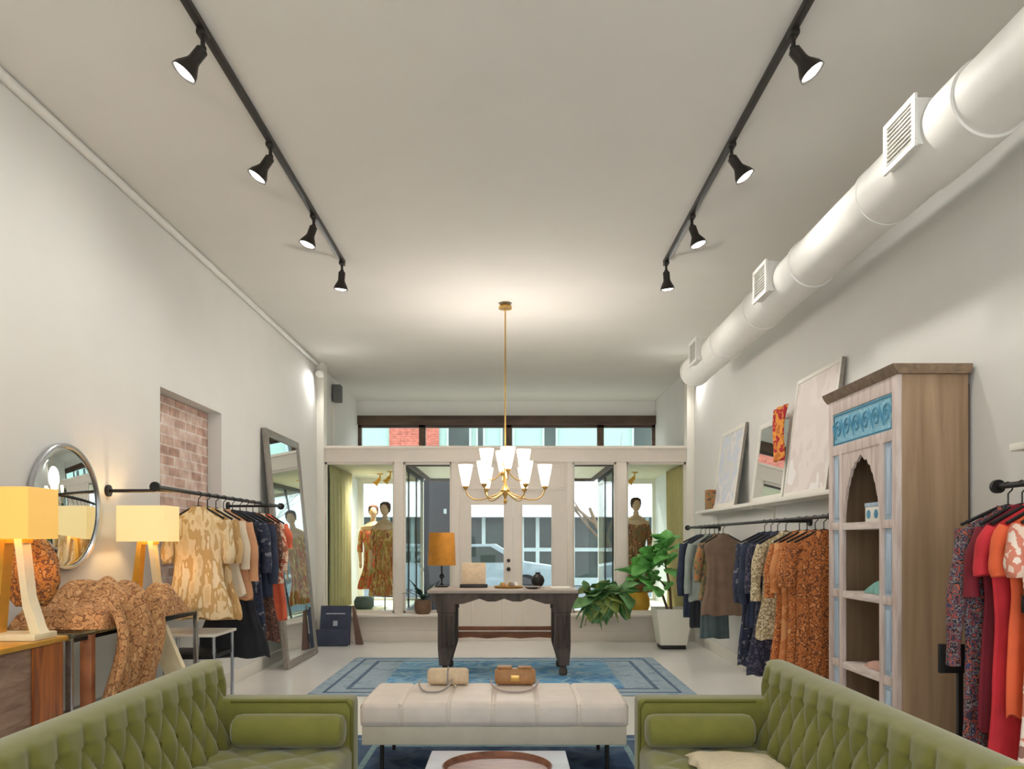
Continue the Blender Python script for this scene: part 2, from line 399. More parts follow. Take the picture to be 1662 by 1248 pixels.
# raised display floors
struct(B().box(WL, -1.605, YP+.12, YF-.05, 0, .36).build('trim_7', 'deck_cream'), 'raised display platform left of the entry')
struct(B().box(1.585, WR, YP+.12, YF-.05, 0, .36).build('trim_8', 'deck_cream'), 'raised display platform right of the entry')
b = B().box(-1.50, 1.48, YP+.12, YP+.2, 2.49, 2.54).box(-1.50, 1.48, YF-.1, YF-.03, 2.49, 2.54).box(-1.50, -1.44, YP+.2, YF-.1, 2.49, 2.54).box(1.42, 1.48, YP+.2, YF-.1, 2.49, 2.54)
struct(b.build('trim_10', 'beam_brown'), 'dark brown edging around the entry ceiling')
struct(B().box(WL, WR, YP+.1, YF-.06, 2.7205, 2.74).build('bounce_sheet', 'trim_white'), 'added white bounce sheet on top of the lowered display ceiling')  # unseen white sheet, added to reflect daylight up onto the front ceiling
# drapes in the bays
def drape(name, x, y0, y1, mat, label):
    b = B(); amp = .035
    b.grid(lambda u, v: (x+amp*math.sin(u*2*PI*7)+.01*math.sin(u*40+v*3), y0+(y1-y0)*u, .38+(2.52-.38)*v), 90, 12)
    tag(b.build(name, mat, solid=.006), label, 'curtain', 'curtains in the window displays')
drape('curtain', WL+.11, 11.62, 13.2, 'drape_olive', 'olive full-length curtain at the left side of the window display')
drape('curtain', WR-.09, 11.62, 12.7, 'drape_sand', 'sand-yellow full-length curtain at the right side of the window display')

# ------------------------------------------------------------------ outside
struct(B().box(-14, 14, YF+.15, 40, -.12, -.02).build('floor_outside', 'street'), 'grey pavement and street outside')
t = thing('street_building', 'pale mint building with white fascia and dark shop windows across the street', 'building', (0, 26, -.02))
b = B().box(-14, -3.95, 26, 30, 3.7, 5.7).box(-2.35, 14, 26, 30, 3.7, 5.7).box(-3.95, -2.35, 26.3, 30, 3.7, 5.7); b.build('wall', 'facade_mint', t, True)
B().box(-14, 14, 25.3, 29.9, 2.2, 3.7, .02).build('fascia', 'facade_white', t, True)
B().box(-3.95, -2.35, 25.9, 26.3, 3.7, 5.7).build('brick_pier', 'brick_red', t, True)
B().box(-14, 14, 26.05, 29, 0, 2.2).build('shopfront_glass', 'ext_glass', t, True)
for x in [-12, -10, -8.2, -6.6, -5.2, -4, -3.2, -1.5, -.9, .35, .85, 2.0, 2.9, 3.6, 4.4, 5.6, 7, 8.8, 10.6, 12.6]:
    B().box(x-.06, x+.06, 25.97, 26.05, 0, 2.2).build('mullion', 'ext_frame', t, True)
B().box(-14, 14, 25.98, 26.06, 1.1, 1.22).build('transom_bar', 'ext_frame', t, True)
B().box(-14, 14, 25.95, 26.05, 0, .25).build('plinth', 'ext_frame', t, True)
for x0, x1 in ((-2.1, -1.3), (-1.15, -.85), (-.35, .1), (1.0, 1.5), (3.9, 4.6), (5.5, 6.3), (-6.5, -5.6), (-9, -8)):
    wdo = B().box(x0, x1, 25.93, 26, 4.4, 5.45).build('window', 'ext_frame', t, True)
    B().box(x0+.07, x1-.07, 25.91, 25.93, 4.47, 5.38).build('pane', 'ext_glass', wdo, True)
# dark advertising column in the street
t = thing('advertising_column', 'dark purple-black column standing outside left of the doors', 'column', (-1.55, 17, -.02))
B().box(-1.85, -1.24, 16.8, 17.2, -.02, 2.72, .02).build('column_body', 'kiosk', t, True)
B().box(-1.42, -1.36, 16.785, 16.8, 2.0, 2.1).build('notice', 'ext_frame', t, True)
# parked car
t = thing('parked_car', 'pale car parked on the street outside the shop', 'car', (-1, 20, -.02))
body = [(-2.6, .28), (-2.65, .62), (-2.3, .78), (-1.5, .88), (-.9, 1.33), (.6, 1.36), (1.3, .92), (2.0, .82), (2.15, .55), (2.1, .28)]
B().prism([(p[0]-1, p[1]) for p in body], 'y', 19.2, 20.8).build('car_body', 'car_white', t, True)
B().prism([(-2.35, .9), (-1.82, 1.27), (-.5, 1.3), (.13, .92)], 'y', 19.19, 20.81).build('side_window', 'ext_glass', t, True)
for x in (-2.85, .35):
    for y in (19.15, 20.65): B().cyl((x, y, .31), (x, y+.2, .31), .32, n=24).build('wheel', 'tyre', t, True)
# bare street tree
t = thing('street_tree', 'bare branching tree standing outside right of the doors', 'tree', (3.0, 21.5, -.02))
b = B(); rng = random.Random(3)
def branch(b, p, d, L, r, n):
    pts = [p]; q = p.copy()
    for i in range(5):
        d = (d+Vector((rng.uniform(-.25, .25), rng.uniform(-.2, .2), rng.uniform(-.1, .15)))).normalized(); q = q+d*L/5; pts.append(q.copy())
    b.tube(pts, [r*(1-.12*i) for i in range(6)], 6)
    if n:
        for k in range(3):
            branch(b, pts[2+k], (d+Vector((rng.uniform(-1, 1), rng.uniform(-.6, .6), rng.uniform(-.2, .6)))).normalized(), L*.7, r*.45, n-1)
branch(b, Vector((3.0, 21.5, -.02)), Vector((-.1, 0, 1)), 2.6, .11, 3)
b.build('branches', 'bark', t, True)

# ------------------------------------------------------------------ track lighting
def make_head():
    r = thing('track_spotlight', 'x', 'spotlight')
    B().box(-.022, .022, -.035, .035, -.025, 0, .004).cyl((0, 0, -.025), (0, 0, -.075), .011).ball((0, 0, -.08), .018).build('mount', 'dark_bronze', r)
    h = B().lathe([(.024, 0), (.030, -.006), (.030, -.07), (.034, -.085), (.058, -.13), (.064, -.155), (.060, -.155), (.054, -.13), (.02, -.12)], n=28).build('lamp_head', 'dark_bronze', r)
    h.location = (0, 0, -.085)
    B().lathe([(.001, -.160), (.035, -.158), (.052, -.150), (.056, -.142), (.05, -.135), (.001, -.13)], n=28).build('bulb', 'bulb', h)
    ld = bpy.data.lights.new('spot_light', 'SPOT'); ld.energy = TRACK_W; ld.color = TRACK_COL; ld.spot_size = math.radians(150); ld.spot_blend = 1; ld.shadow_soft_size = .05
    lo = bpy.data.objects.new('spot_light', ld); COL.objects.link(lo); lo.parent = h; lo.location = (0, 0, -.175)
    return r
head0 = make_head(); first = True
HY_ = [3.92, 5.02, 6.12, 7.14]
names = ['nearest', 'second', 'third', 'farthest']
for X, side in ((-1.51, 'left'), (1.38, 'right')):
    tr = thing('lighting_track', 'long dark bronze lighting track on the %s side of the ceiling' % side, 'track light rail', (X, 0, CZ), group='ceiling lighting tracks')
    B().box(X-.018, X+.018, -1.5, 7.17, CZ-.034, CZ, .003).build('rail', 'dark_bronze', tr, True)
    B().box(X-.02, X+.02, 7.17, 7.19, CZ-.036, CZ, .003).build('end_cap', 'black_metal', tr, True)
    sg = -1 if X < 0 else 1
    for i, y in enumerate(HY_+[2.6, 1.2, -.2]):  # last three heads are unseen, added to light the near part of the room
        q = head0 if first else copy_tree(head0); first = False
        q.location = (X, y, CZ-.034)
        h = [k_ for k_ in KIDS(q) if k_.name.startswith('lamp_head')][0]
        tilt = [34, 32, 18, 6, 30, 30, 30][i]; fwd = [-8, -6, -6, 8, -8, -8, -8][i]
        h.rotation_euler = (math.radians(fwd), math.radians(-sg*tilt), 0)
        if i < 4: q['label'] = '%s visible bronze spotlight on the %s ceiling track' % (names[i], side)
        else: q['label'] = 'added bronze fill spotlight on the %s track, %s of the three unseen overhead' % (side, ['first', 'middle', 'last'][i-4])
        q['group'] = 'track spotlights'

# ------------------------------------------------------------------ duct
t = thing('air_duct', 'long white round air duct along the top of the right wall', 'duct', (2.1, 0, 3.33))
ZD = 3.35; XD = 2.1
b = B()
b.lathe([(.17, -2.5), (.17, 3.5)], n=40, mat=Matrix.Translation((XD, 0, ZD)) @ Matrix.Rotation(-PI/2, 4, 'X'))
b.lathe([(.183, 3.5), (.183, 3.74), (.183, 4.05), (.172, 4.1), (.172, 4.5)], n=40, mat=Matrix.Translation((XD, 0, ZD)) @ Matrix.Rotation(-PI/2, 4, 'X'))
b.lathe([(.165, 4.5), (.165, 9.1)], n=40, mat=Matrix.Translation((XD, 0, ZD)) @ Matrix.Rotation(-PI/2, 4, 'X'))
b.build('duct_pipe', 'duct_white', t, True)
b = B()
for y in (1.0, 4.5, 5.6, 6.7, 7.8):
    B().lathe([(.165, y-.025), (.176, y-.02), (.176, y+.02), (.165, y+.025)], n=40, caps=False, mat=Matrix.Translation((XD, 0, ZD)) @ Matrix.Rotation(-PI/2, 4, 'X')).build('joint_band', 'duct_white', t, True)
B().lathe([(.165, 9.1), (.172, 9.1), (.172, 9.16), (.15, 9.18), (.001, 9.18)], n=40, mat=Matrix.Translation((XD, 0, ZD)) @ Matrix.Rotation(-PI/2, 4, 'X')).build('end_cap', 'duct_white', t, True)
for y0, y1 in ((3.76, 4.05), (5.95, 6.25), (8.2, 8.5)):
    b = B().box(1.90, 2.02, y0, y1, 3.27, 3.49, .004)
    b.box(1.885, 1.9, y0-.015, y1+.015, 3.255, 3.285, .003).box(1.885, 1.9, y0-.015, y1+.015, 3.475, 3.505, .003).box(1.885, 1.9, y0-.015, y0+.02, 3.285, 3.475, .003).box(1.885, 1.9, y1-.02, y1+.015, 3.285, 3.475, .003)
    rg = b.build('register_box', 'duct_white', t, True)
    g = B().box(1.895, 1.9005, y0+.02, y1-.02, 3.285, 3.475)
    for i in range(9): g.box(1.888, 1.897, y0+.02, y1-.02, 3.29+i*.021, 3.296+i*.021)
    g.build('grille', 'grille', rg, True)

# small white corner floods and grey speaker
for X, side in ((PL-.03, 'left'), (PR+.03, 'right')):
    q = thing('corner_floodlight', 'small white floodlight high on the %s pilaster' % side, 'light', (X, YP-.081, 3.78), group='white corner floodlights')
    B().cyl((0, .02, .0), (0, -.05, 0), .02).build('bracket', 'duct_white', q)
    ld = bpy.data.lights.new('flood_light', 'SPOT'); ld.energy = 45; ld.color = (1, .98, .95); ld.spot_size = math.radians(160); ld.spot_blend = 1; ld.shadow_soft_size = .05
    lo = bpy.data.objects.new('flood_light', ld); COL.objects.link(lo); lo.parent = q; lo.location = (0, -.16, -.08); lo.rotation_euler = (math.radians(-35 if side == 'left' else -35), math.radians(-30 if side == 'left' else 30), 0)
    B().lathe([(.03, 0), (.05, -.02), (.062, -.09), (.055, -.1), (.01, -.09)], n=20, mat=Matrix.Translation((0, -.05, .03)) @ Matrix.Rotation(math.radians(-40), 4, 'X')).build('lamp_head', 'duct_white', q)
q = thing('wall_speaker', 'dark grey speaker high on the left wall beyond the partition', 'speaker', (WL+.0, 12.3, 3.55))
B().box(.02, .14, -.09, .09, 0, .26, .012).build('cabinet', 'grey_speaker', q); B().cyl((.0, 0, .12), (.03, 0, .12), .02).build('bracket', 'grey_speaker', q)
B().box(0, .03, -.02, .02, -.8, 0, .003).build('cable_channel', 'trim_white', q)

# ------------------------------------------------------------------ chandelier
CHX, CHY = (820-CX)/153.3, 8.48
t = thing('chandelier', 'brass chandelier with two tiers of lit white glass shades over the table', 'chandelier', (CHX, CHY, 1.8))
B().lathe([(.002, 0), (.07, 0), (.072, .02), (.05, .045), (.012, .06)], cz=CZ-.06-1.8, n=28).build('canopy', 'brass', t)
B().cyl((0, 0, .25), (0, 0, CZ-1.83), .008, n=12).build('rod', 'brass', t)
B().lathe([(.002, 0), (.012, .01), (.022, .035), (.01, .06), (.016, .08), (.035, .12), (.05, .15), (.03, .18), (.014, .22), (.014, .38), (.03, .42), (.03, .46), (.012, .5)], n=20).build('hub', 'brass', t)
def ch_arm(r, zc, ang, z0):
    ca, sa = math.cos(ang), math.sin(ang)
    pts = []
    for i in range(13):
        u = i/12; rr = .02+(r-.02)*math.sin(u*PI/2)**1.0; z = z0-.10*math.sin(u*PI)+ (zc-z0)*u**2
        pts.append((rr*ca, rr*sa, z))
    a = B().tube(pts, .007, 8).build('arm', 'brass', t)
    B().lathe([(.003, -.03), (.012, -.025), (.03, 0), (.03, .012), (.014, .014), (.014, .05)], r*ca, r*sa, zc, n=16).build('candle_cup', 'brass', a)
    B().lathe([(.030, .015), (.038, .03), (.05, .09), (.066, .17), (.078, .24), (.076, .24), (.064, .17), (.047, .09), (.034, .03)], r*ca, r*sa, zc, n=24, caps=False).build('glass_shade', 'shade_lit', a)
for i in range(6): ch_arm(.42, .18, i*PI/3, .14)
for i in range(4): ch_arm(.20, .345, i*PI/2+.15, .36)
ld = bpy.data.lights.new('chandelier_light', 'POINT'); ld.energy = 90; ld.color = (1, .93, .88); ld.shadow_soft_size = .25
lo = bpy.data.objects.new('chandelier_light', ld); COL.objects.link(lo); lo.parent = t; lo.location = (0, 0, .62)

# ------------------------------------------------------------------ rugs
def rug(name, x0, x1, y0, y1, label, fm, bm_, lm):
    t = thing(name, label, 'rug', ((x0+x1)/2, (y0+y1)/2, 0))
    B().box(x0, x1, y0, y1, 0.001, .010, .003).build('border', bm_, t, True)
    i = .34; ix = .34 if name == 'area_rug' else .62; B().box(x0+ix, x1-ix, y0+i, y1-i, .0105, .013).build('field', fm, t, True)
    b = B()
    for k, wd in ((.12, .03), (.30, .04)):
        a0, a1, c0, c1 = x0+k, x1-k, y0+k, y1-k
        b.box(a0, a1, c0, c0+wd, .0101, .0125).box(a0, a1, c1-wd, c1, .0101, .0125).box(a0, a0+wd, c0+wd, c1-wd, .0101, .0125).box(a1-wd, a1, c0+wd, c1-wd, .0101, .0125)
    b.build('stripe', lm, t, True)
rug('patterned_rug', -1.87, 1.70, 7.28, 9.68, 'faded blue patterned rug under the dark wooden table', 'rug_field', 'rug_border', 'rug_line')
rug('area_rug', -1.25, 1.1, 1.7, 5.78, 'navy blue rug under the white bench and coffee table', 'rug_navy', 'rug_navy', 'rug_teal')

# ------------------------------------------------------------------ centre table
TY = 8.28; TX0, TX1 = -.85, .67; TH = .905
t = thing('carved_table', 'dark carved wooden table with heavy turned legs on the blue rug', 'table', (-.09, 8.65, .014))
B().box(TX0-.02, TX1+.02, TY-.02, TY+.77, TH-.035, TH, .008).build('tabletop', 'table_top_wood', t, True)
def bracket_profile(x0, x1):
    zt = TH-.035; pts = [(x0, zt), (x1, zt), (x1, zt-.11)]
    n = 12
    seq = []
    w = x1-x0
    for i in range(n+1):
        u = i/n; d = .11 if u < .12 or u > .88 else .075+.02*math.cos((u-.12)/.76*2*PI*3)
        seq.append((x1-w*u, zt-d))
    return [(x0, zt)]+[(x1, zt)]+seq
for y in (TY+.02, TY+.69):
    b = B().prism(bracket_profile(TX0+.262, TX1-.232), 'y', y, y+.035); b.build('apron', 'table_wood', t, True)
b = B().box(TX0+.08, TX0+.12, TY+.12, TY+.62, TH-.14, TH-.035); b.build('apron', 'table_wood', t, True)
b = B().box(TX1-.12, TX1-.08, TY+.12, TY+.62, TH-.14, TH-.035); b.build('apron', 'table_wood', t, True)
for x, sg in ((TX0+.17, -1), (TX1-.14, 1)):
    for y in (TY+.09, TY+.66):
        b = B().box(x-.095, x+.095, y-.07, y+.07, TH-.24, TH-.035, .01)
        b.box(x-.085, x+.085, y-.07, y+.07, .3, TH-.24, .012)
        # fluting and tapered foot
        for k in (-.05, 0, .05): b.cyl((x+k, y-.07, .32), (x+k, y-.07, TH-.26), .014, n=8)
        b.prism([(x-.085, .3), (x+.085, .3), (x+.07, .12), (x-.03, .12)] if sg > 0 else [(x-.085, .3), (x+.085, .3), (x+.03, .12), (x-.07, .12)], 'y', y-.06, y+.06)
        b.lathe([(.035, .014), (.045, .03), (.045, .07), (.03, .10), (.05, .125)], x+sg*.01, y, 0, n=16)
        b.build('leg', 'table_wood', t, True)
        # outward corbel
        zt = TH-.035; xo = x+sg*.085
        B().prism([(xo, zt), (xo+sg*.085, zt), (xo+sg*.08, zt-.03), (xo+sg*.035, zt-.10), (xo, zt-.2)], 'y', y-.05, y+.05).build('corbel', 'table_wood', t, True)
b = B().prism([(-.68, .40), (.52, .40), (.52, .33), (.3, .345), (.1, .33), (-.08, .345), (-.26, .33), (-.45, .345), (-.68, .33)], 'y', TY+.62, TY+.7)
b.build('stretcher', 'rust_wood', t, True)
B().box(-.68, .52, TY+.62, TY+.7, .42, .46, .004).build('stretcher', 'rust_wood', t, True)
# things on the table
zt = TH+.0005
t = thing('display_board', 'small beige board on a dark base at the left of the table top', 'display board', (-.41, 8.75, zt))
B().box(-.15, .15, -.06, .06, 0, .035, .004).build('base', 'dark_bronze', t); B().box(-.13, .13, -.03, 0, .035, .27, .008, mat=Matrix.Rotation(-.08, 4, 'X')).build('panel', 'bag_beige', t)
t = thing('table_lamp', 'lamp with tall ochre drum shade and black stem on the table', 'lamp', (-.86+.09, 8.86, zt))
B().lathe([(.075, 0), (.075, .012), (.02, .025), (.012, .05)], n=24).build('base', 'black_metal', t)
B().tube([(0, 0, .03), (0, 0, .35)], .009, 10).ball((0, 0, .12), .028).build('stem', 'black_metal', t)
B().lathe([(.155, .24), (.14, .6), (.136, .6), (.150, .24)], n=32, caps=False).build('lamp_shade', 'mustard', t)
t = thing('serving_tray', 'low tray of small trinkets in the middle of the table', 'tray', (-.03, 8.7, zt))
B().lathe([(.15, 0), (.165, .02), (.16, .022), (.14, .008), (.001, .008)], n=32).build('tray', 'brass', t)
for i in range(5):
    a = i*1.3; q = B().lathe([(.02, 0), (.03, .02), (.022, .045), (.014, .05)], n=14).build('trinket_jar', ['pot_cream', 'brass', 'leaf_olive', 'bag_tan', 'pewter'][i])
    q.location = (-.03+.08*math.cos(a), 8.7+.08*math.sin(a), zt+.0085); tag(q, '%s trinket jar on the low table tray' % ['cream', 'brassy', 'olive green', 'tan', 'grey'][i], 'jar', 'trinket jars on the tray')
t = thing('round_vase', 'round black vase at the right end of the table top', 'vase', (.29, 8.78, zt))
B().lathe([(.03, 0), (.06, .03), (.075, .075), (.06, .12), (.025, .15), (.03, .165), (.024, .165)], n=28).build('vase_body', 'black_metal', t)
t = thing('shallow_dish', 'shallow grey dish beside the round black vase', 'dish', (.22, 8.5, zt))
B().lathe([(.04, 0), (.10, .025), (.098, .028), (.04, .006)], n=28).build('dish_bowl', 'pewter', t)
b = B().box(.42, .62, 8.4, 8.62, zt, zt+.02, .003); tag(b.build('paper_stack', 'trim_white'), 'white stack of cards at the right corner of the table', 'paper')

# ------------------------------------------------------------------ bench ottoman
t = thing('tufted_bench', 'long cream leather bench with seamed cushion top on the navy rug', 'bench', (-.1, 5.1, .01))
OX0, OX1, OY0, OY1 = -.905, .70, 4.76, 5.46
seams = [(650-CX)/274, (727-CX)/274, (800-CX)/274, (872-CX)/274, (940-CX)/274]
xs = [OX0]+seams+[OX1]
def cushtop(u, v):
    x = OX0+(OX1-OX0)*u; return x
b = B()
def ott(u, v):   # loop cross-section around X axis, closed strip
    # v 0..1 : around profile (front bottom -> front top -> back top -> back bottom)
    x = OX0+(OX1-OX0)*u
    prof = [(OY0+.01, .305), (OY0-.005, .33), (OY0-.006, .37), (OY0+.0, .42), (OY0+.015, .437), (OY0+.04, .447), (OY0+.15, .45), ((OY0+OY1)/2, .452), (OY1-.15, .45), (OY1-.04, .447), (OY1-.015, .437), (OY1, .42), (OY1+.005, .37), (OY1, .33), (OY1-.01, .305)]
    k = v*(len(prof)-1); i = min(int(k), len(prof)-2); f = k-i
    y = prof[i][0]*(1-f)+prof[i+1][0]*f; z = prof[i][1]*(1-f)+prof[i+1][1]*f
    d = min(abs(x-s_) for s_ in seams); g = math.exp(-(d/.010)**2)*.012
    if v > .3 and v < .7:
        g += math.exp(-((y-(OY0+OY1)/2)/.012)**2)*.008
    e = min(x-OX0, OX1-x); rr = .04
    ins = 0
    if e < rr: ins = rr-math.sqrt(max(0, rr*rr-(rr-e)**2))
    cy, cz = (OY0+OY1)/2, .36
    dy = y-cy; dz = z-cz
    y -= math.copysign(min(abs(dy), (g+ins) if abs(dy) > .33 else 0), dy); 
    if dz > .05: z -= g+ins*.8
    return (x, y, z)
b.grid(ott, 320, 56)
# end caps
n0 = 321
capL = [j*n0 for j in range(57)]; capR = [j*n0+320 for j in range(57)]
b.f += [tuple(capL), tuple(capR[::-1]), ]; b.mi += [0, 0]
b.build('cushion', 'ottoman_leather', t, True, angle=60)
B().box(OX0+.012, OX1-.012, OY0+.015, OY1-.015, .19, .304, .008).build('frame', 'ottoman_base', t, True)
for x in (OX0+.12, OX1-.12):
    for y in (OY0+.1, OY1-.1): B().cyl((x, y, .013), (x, y, .19), .012, .014, 14).build('leg', 'dark_bronze', t, True)
# handbags on bench
def handbag(name, x, y, label, mat, smat, loop, flap):
    t = thing(name, label, 'handbag', (x, y, .4525))
    b = B()
    def f(u, v):
        th = 2*PI*u; e = abs(v-.5)*2; r = 1-.25*max(0, (e-.8)/.2)**2
        ry = .055*r; rz = .055*r
        return ((v-.5)*.27, ry*math.copysign(abs(math.cos(th))**.8, math.cos(th)), .055+rz*math.copysign(abs(math.sin(th))**.75, math.sin(th)))
    b.grid(f, 28, 20, True); k = 28
    b.f += [tuple(range(k)), tuple(range(20*k, 21*k))]; b.mi += [0, 0]
    b.build('bag_body', mat, t, angle=50)
    if flap:
        B().box(-.03, .03, -.062, -.056, .03, .07, .003).build('clasp', 'brass', t); B().box(-.12, -.02, -.03, .03, .108, .125, .008).box(.02, .11, -.03, .03, .108, .122, .008).build('top_flap', mat, t)
    else:
        B().tube([(0, -.058, .0065), (0, -.06, .06), (0, -.035, .105), (0, 0, .116), (0, .035, .105), (0, .058, .06)], .006, 8).build('band', 'strap_grey', t)
    pts = []
    x0, x1, dep = loop
    for i in range(21):
        u = i/20; a = PI*u
        pts.append(((x0+x1)/2-(x1-x0)/2*math.cos(a), -.055-dep*math.sin(a)**.8, .008+.03*abs(math.cos(a))**4))
    B().tube(pts, .0065, 8).build('strap', smat, t)
handbag('handbag', (729-CX)/240, 5.34, 'rolled beige handbag with a grey strap on the left of the bench', 'bag_beige', 'strap_grey', (-.18, .03, .27), False)
handbag('handbag', (836-CX)/240, 5.34, 'tan brown handbag with a mauve strap loop, right of the beige one', 'bag_tan', 'strap_mauve', (-.16, .15, .27), True)

# ------------------------------------------------------------------ coffee table
t = thing('coffee_table', 'square white marble coffee table between the green sofas', 'coffee table', (-.06, 3.46, .01))
B().box(-.375, .255, 3.14, 3.77, .385, .42, .006).build('tabletop', 'marble', t, True)
B().box(-.36, .24, 3.16, 3.75, .33, .385, .004).build('apron', 'marble', t, True)
for x in (-.33, .21):
    for y in (3.19, 3.72): B().box(x-.03, x+.03, y-.03, y+.03, .013, .33, .005).build('leg', 'marble', t, True)
t = thing('round_tray', 'round dark wooden tray on the marble coffee table', 'tray', (-.06, 3.41, .4205))
B().lathe([(.19, 0), (.222, .006), (.235, .03), (.228, .032), (.215, .012), (.10, .008), (.001, .008)], n=48).build('tray_body', 'tray_wood', t)

# ------------------------------------------------------------------ sofas
def sofa(sg, xf, xb, label):
    """sg=-1 left sofa (back toward -X). xf front plane, xb outer back plane"""
    X = lambda d: xb-sg*d          # d measured from the outer back toward the front
    depth = abs(xf-xb)
    y0, y1 = 1.93, 3.70; at = .13
    t = thing('tufted_sofa', label, 'sofa', ((xf+xb)/2, (y0+y1)/2, .013), group=None)
    def bx(a, b_, *r, bev=.01): 
        x0, x1 = sorted((X(a), X(b_))); return B().box(x0, x1, *r, bev, 3)
    bx(.06, depth-.02, y0+.02, y1-.02, .17, .34).build('base_frame', 'sofa_velvet', t, True)
    # backrest with diamond tufting
    pit = .07; row = .125; H0, H1 = .40, .855
    ys, ye = y0+.005, y1-.0
    def back(u, v):
        y = ys+(ye-ys)*u
        if v < .72:
            s_ = v/.72; z = H0+(H1-.02-H0)*s_
            base = .215-.10*s_
            a = (y-3.73)/pit; q = (z-.775)/row
            a1, b1 = (a+q)/2, (a-q)/2
            puff = (abs(math.sin(PI*a1))*abs(math.sin(PI*b1)))**.55
            if z > .775: puff = max(puff, (1-abs(math.cos(PI*a/2*1))**8*.6*(1-(z-.775)/.1)) if z < .875 else 1)
            ed = min(1, min(y-ys, ye-y)/.05)
            d = base+.034*puff*ed-.012+(-.03*(1-ed))
        elif v < .86:
            s_ = (v-.72)/.14; ed = min(1, min(y-ys, ye-y)/.05); a = s_*PI
            d = .06+.06*math.cos(a)*(.9+.1*ed)+.006; z = H1-.02+.025*math.sin(a)
        else:
            s_ = (v-.86)/.14; d = .002; z = H1-.02-(H1-.02-H0)*s_
        return (X(d), y, z)
    b = B(); nu, nv = 150, 64; b.grid(back, nu, nv)
    w_ = nu+1
    b.f += [tuple(j*w_ for j in range(nv+1)), tuple(j*w_+nu for j in range(nv, -1, -1))]; b.mi += [0, 0]
    bk = b.build('backrest', 'sofa_velvet', t, True, angle=55)
    pts = [(X(.115), y_, H1+.0) for y_ in (ys, ye)]
    B().tube([(X(.012), ys, H1-.018), (X(.012), ye, H1-.018)], .007, 8).build('piping', 'sofa_piping', bk, True)
    me = None
    for r_ in range(3):
        for k in range(14):
            y = 3.73-pit*2*k-(pit if r_ % 2 else 0)
            if y < ys+.06 or y > ye-.03: continue
            z = .775-row*r_
            s_ = (z-H0)/(H1-.02-H0); d = .215-.10*s_-.006
            if me is None:
                o = B().ball((0, 0, 0), .007, .012, .012, 10, 6).build('button', 'sofa_piping', bk); me = o
            else:
                o = me.copy(); COL.objects.link(o); o.parent = bk
            o.location = Vector((X(d), y, z))-Vector(t.location)
    # arms
    for ya, yb in ((y0, y0+at), (y1-at, y1)):
        x0, x1 = sorted((X(.10), X(depth)))
        a = B().box(x0, x1, ya, yb, .17, .70, .028, 4).build('armrest', 'sofa_velvet', t, True)
        yy = ya if ya > 3 else yb
        pp = [(X(.2), yy, .69), (X(depth-.03), yy, .69), (X(depth-.008), yy, .66), (X(depth-.005), yy, .3)]
        B().tube(pp, .006, 8).build('piping', 'sofa_piping', a, True)
    # seat cushion tufted
    sy0, sy1 = y0+at+.003, y1-at-.003
    def seat(u, v):
        y = sy0+(sy1-sy0)*u
        if v < .12: s_ = v/.12; return (X(depth-.005), y, .34+.13*s_)
        s_ = (v-.12)/.88; d = depth-.005-(depth-.20)*s_
        a = (y-sy0)/.12; q = (d-.2)/.12
        puff = (abs(math.sin(PI*(a+q)/2))*abs(math.sin(PI*(a-q)/2)))**.6
        r_ = min(1, s_/.08); z = .47+.02*math.sqrt(max(0, 1-(1-r_)**2))+.02*puff*r_
        return (X(d), y, z)
    b = B(); b.grid(seat, 110, 44); b.build('seat_cushion', 'sofa_velvet', t, True, angle=60)
    # bolsters
    for yc in (y0+at+.075, y1-at-.075):
        b = B(); prof = [(.001, 0), (.05, .003), (.066, .015), (.072, .04), (.073, .25), (.072, .43), (.066, .455), (.05, .467), (.001, .47)]
        L = depth-.255; prof = [(r, z*L/.47) for r, z in prof]
        mt = Matrix.Translation((X(.235), yc, .578)) @ Matrix.Rotation(-sg*PI/2, 4, 'Y')
        b.lathe(prof, n=28, caps=False, mat=mt); bo = b.build('bolster', 'sofa_velvet', t, True)
    for d in (.12, depth-.08):
        for y in (y0+.12, y1-.12):
            B().cyl((X(d), y, .013), (X(d), y, .17), .012, .022, 12).build('leg', 'tray_wood', t, True)
    return t
sofa(-1, -.705, -1.45, 'olive green button-tufted velvet sofa on the left, backed to the lamps')
sofa(1, .565, 1.29, 'olive green button-tufted velvet sofa on the right with a cream garment on it')
# cream sweater on right sofa
def heap(name, x0, x1, y0, y1, z0, h, mat, label, cat, seed=0, parent=None, round_=3):
    b = B()
    def top(u, v):
        x = x0+(x1-x0)*u; y = y0+(y1-y0)*v
        e = (1-abs(2*u-1)**round_)*(1-abs(2*v-1)**round_); e = max(0, e)**.4
        nz_ = noise.noise(Vector((x*5+seed, y*5, seed)))*.55+noise.noise(Vector((x*12, y*9+seed, 2)))*.14
        wob = .05*noise.noise(Vector((u*5+seed, v*5, 7)))
        return (x+wob*(1-e)*.6, y+wob*(1-e)*.6, z0+.004+h*e*(.62+nz_*.9))
    b.grid(top, 50, 40); n_ = 51
    k = len(b.v)
    b.v += [Vector((v.x, v.y, z0+.001)) for v in b.v[:k]]
    b.f += [tuple(i+k for i in reversed(f)) for f in b.f[:]]; b.mi += [0]*(len(b.f)-len(b.mi))
    ring = [i for i in range(51)]+[j*51+50 for j in range(1, 41)]+[40*51+i for i in range(49, -1, -1)]+[j*51 for j in range(39, 0, -1)]
    for i in range(len(ring)): a, c_ = ring[i], ring[(i+1) % len(ring)]; b.f.append((a, c_, c_+k, a+k)); b.mi.append(0)
    o = b.build(name, mat, parent)
    if label: tag(o, label, cat)
    return o
M('knit_cream', c(222, 208, 176), .9, var=.06, scale=40, bump=.2)
M('knit_teal', c(120, 140, 134), .9, var=.1, scale=40)
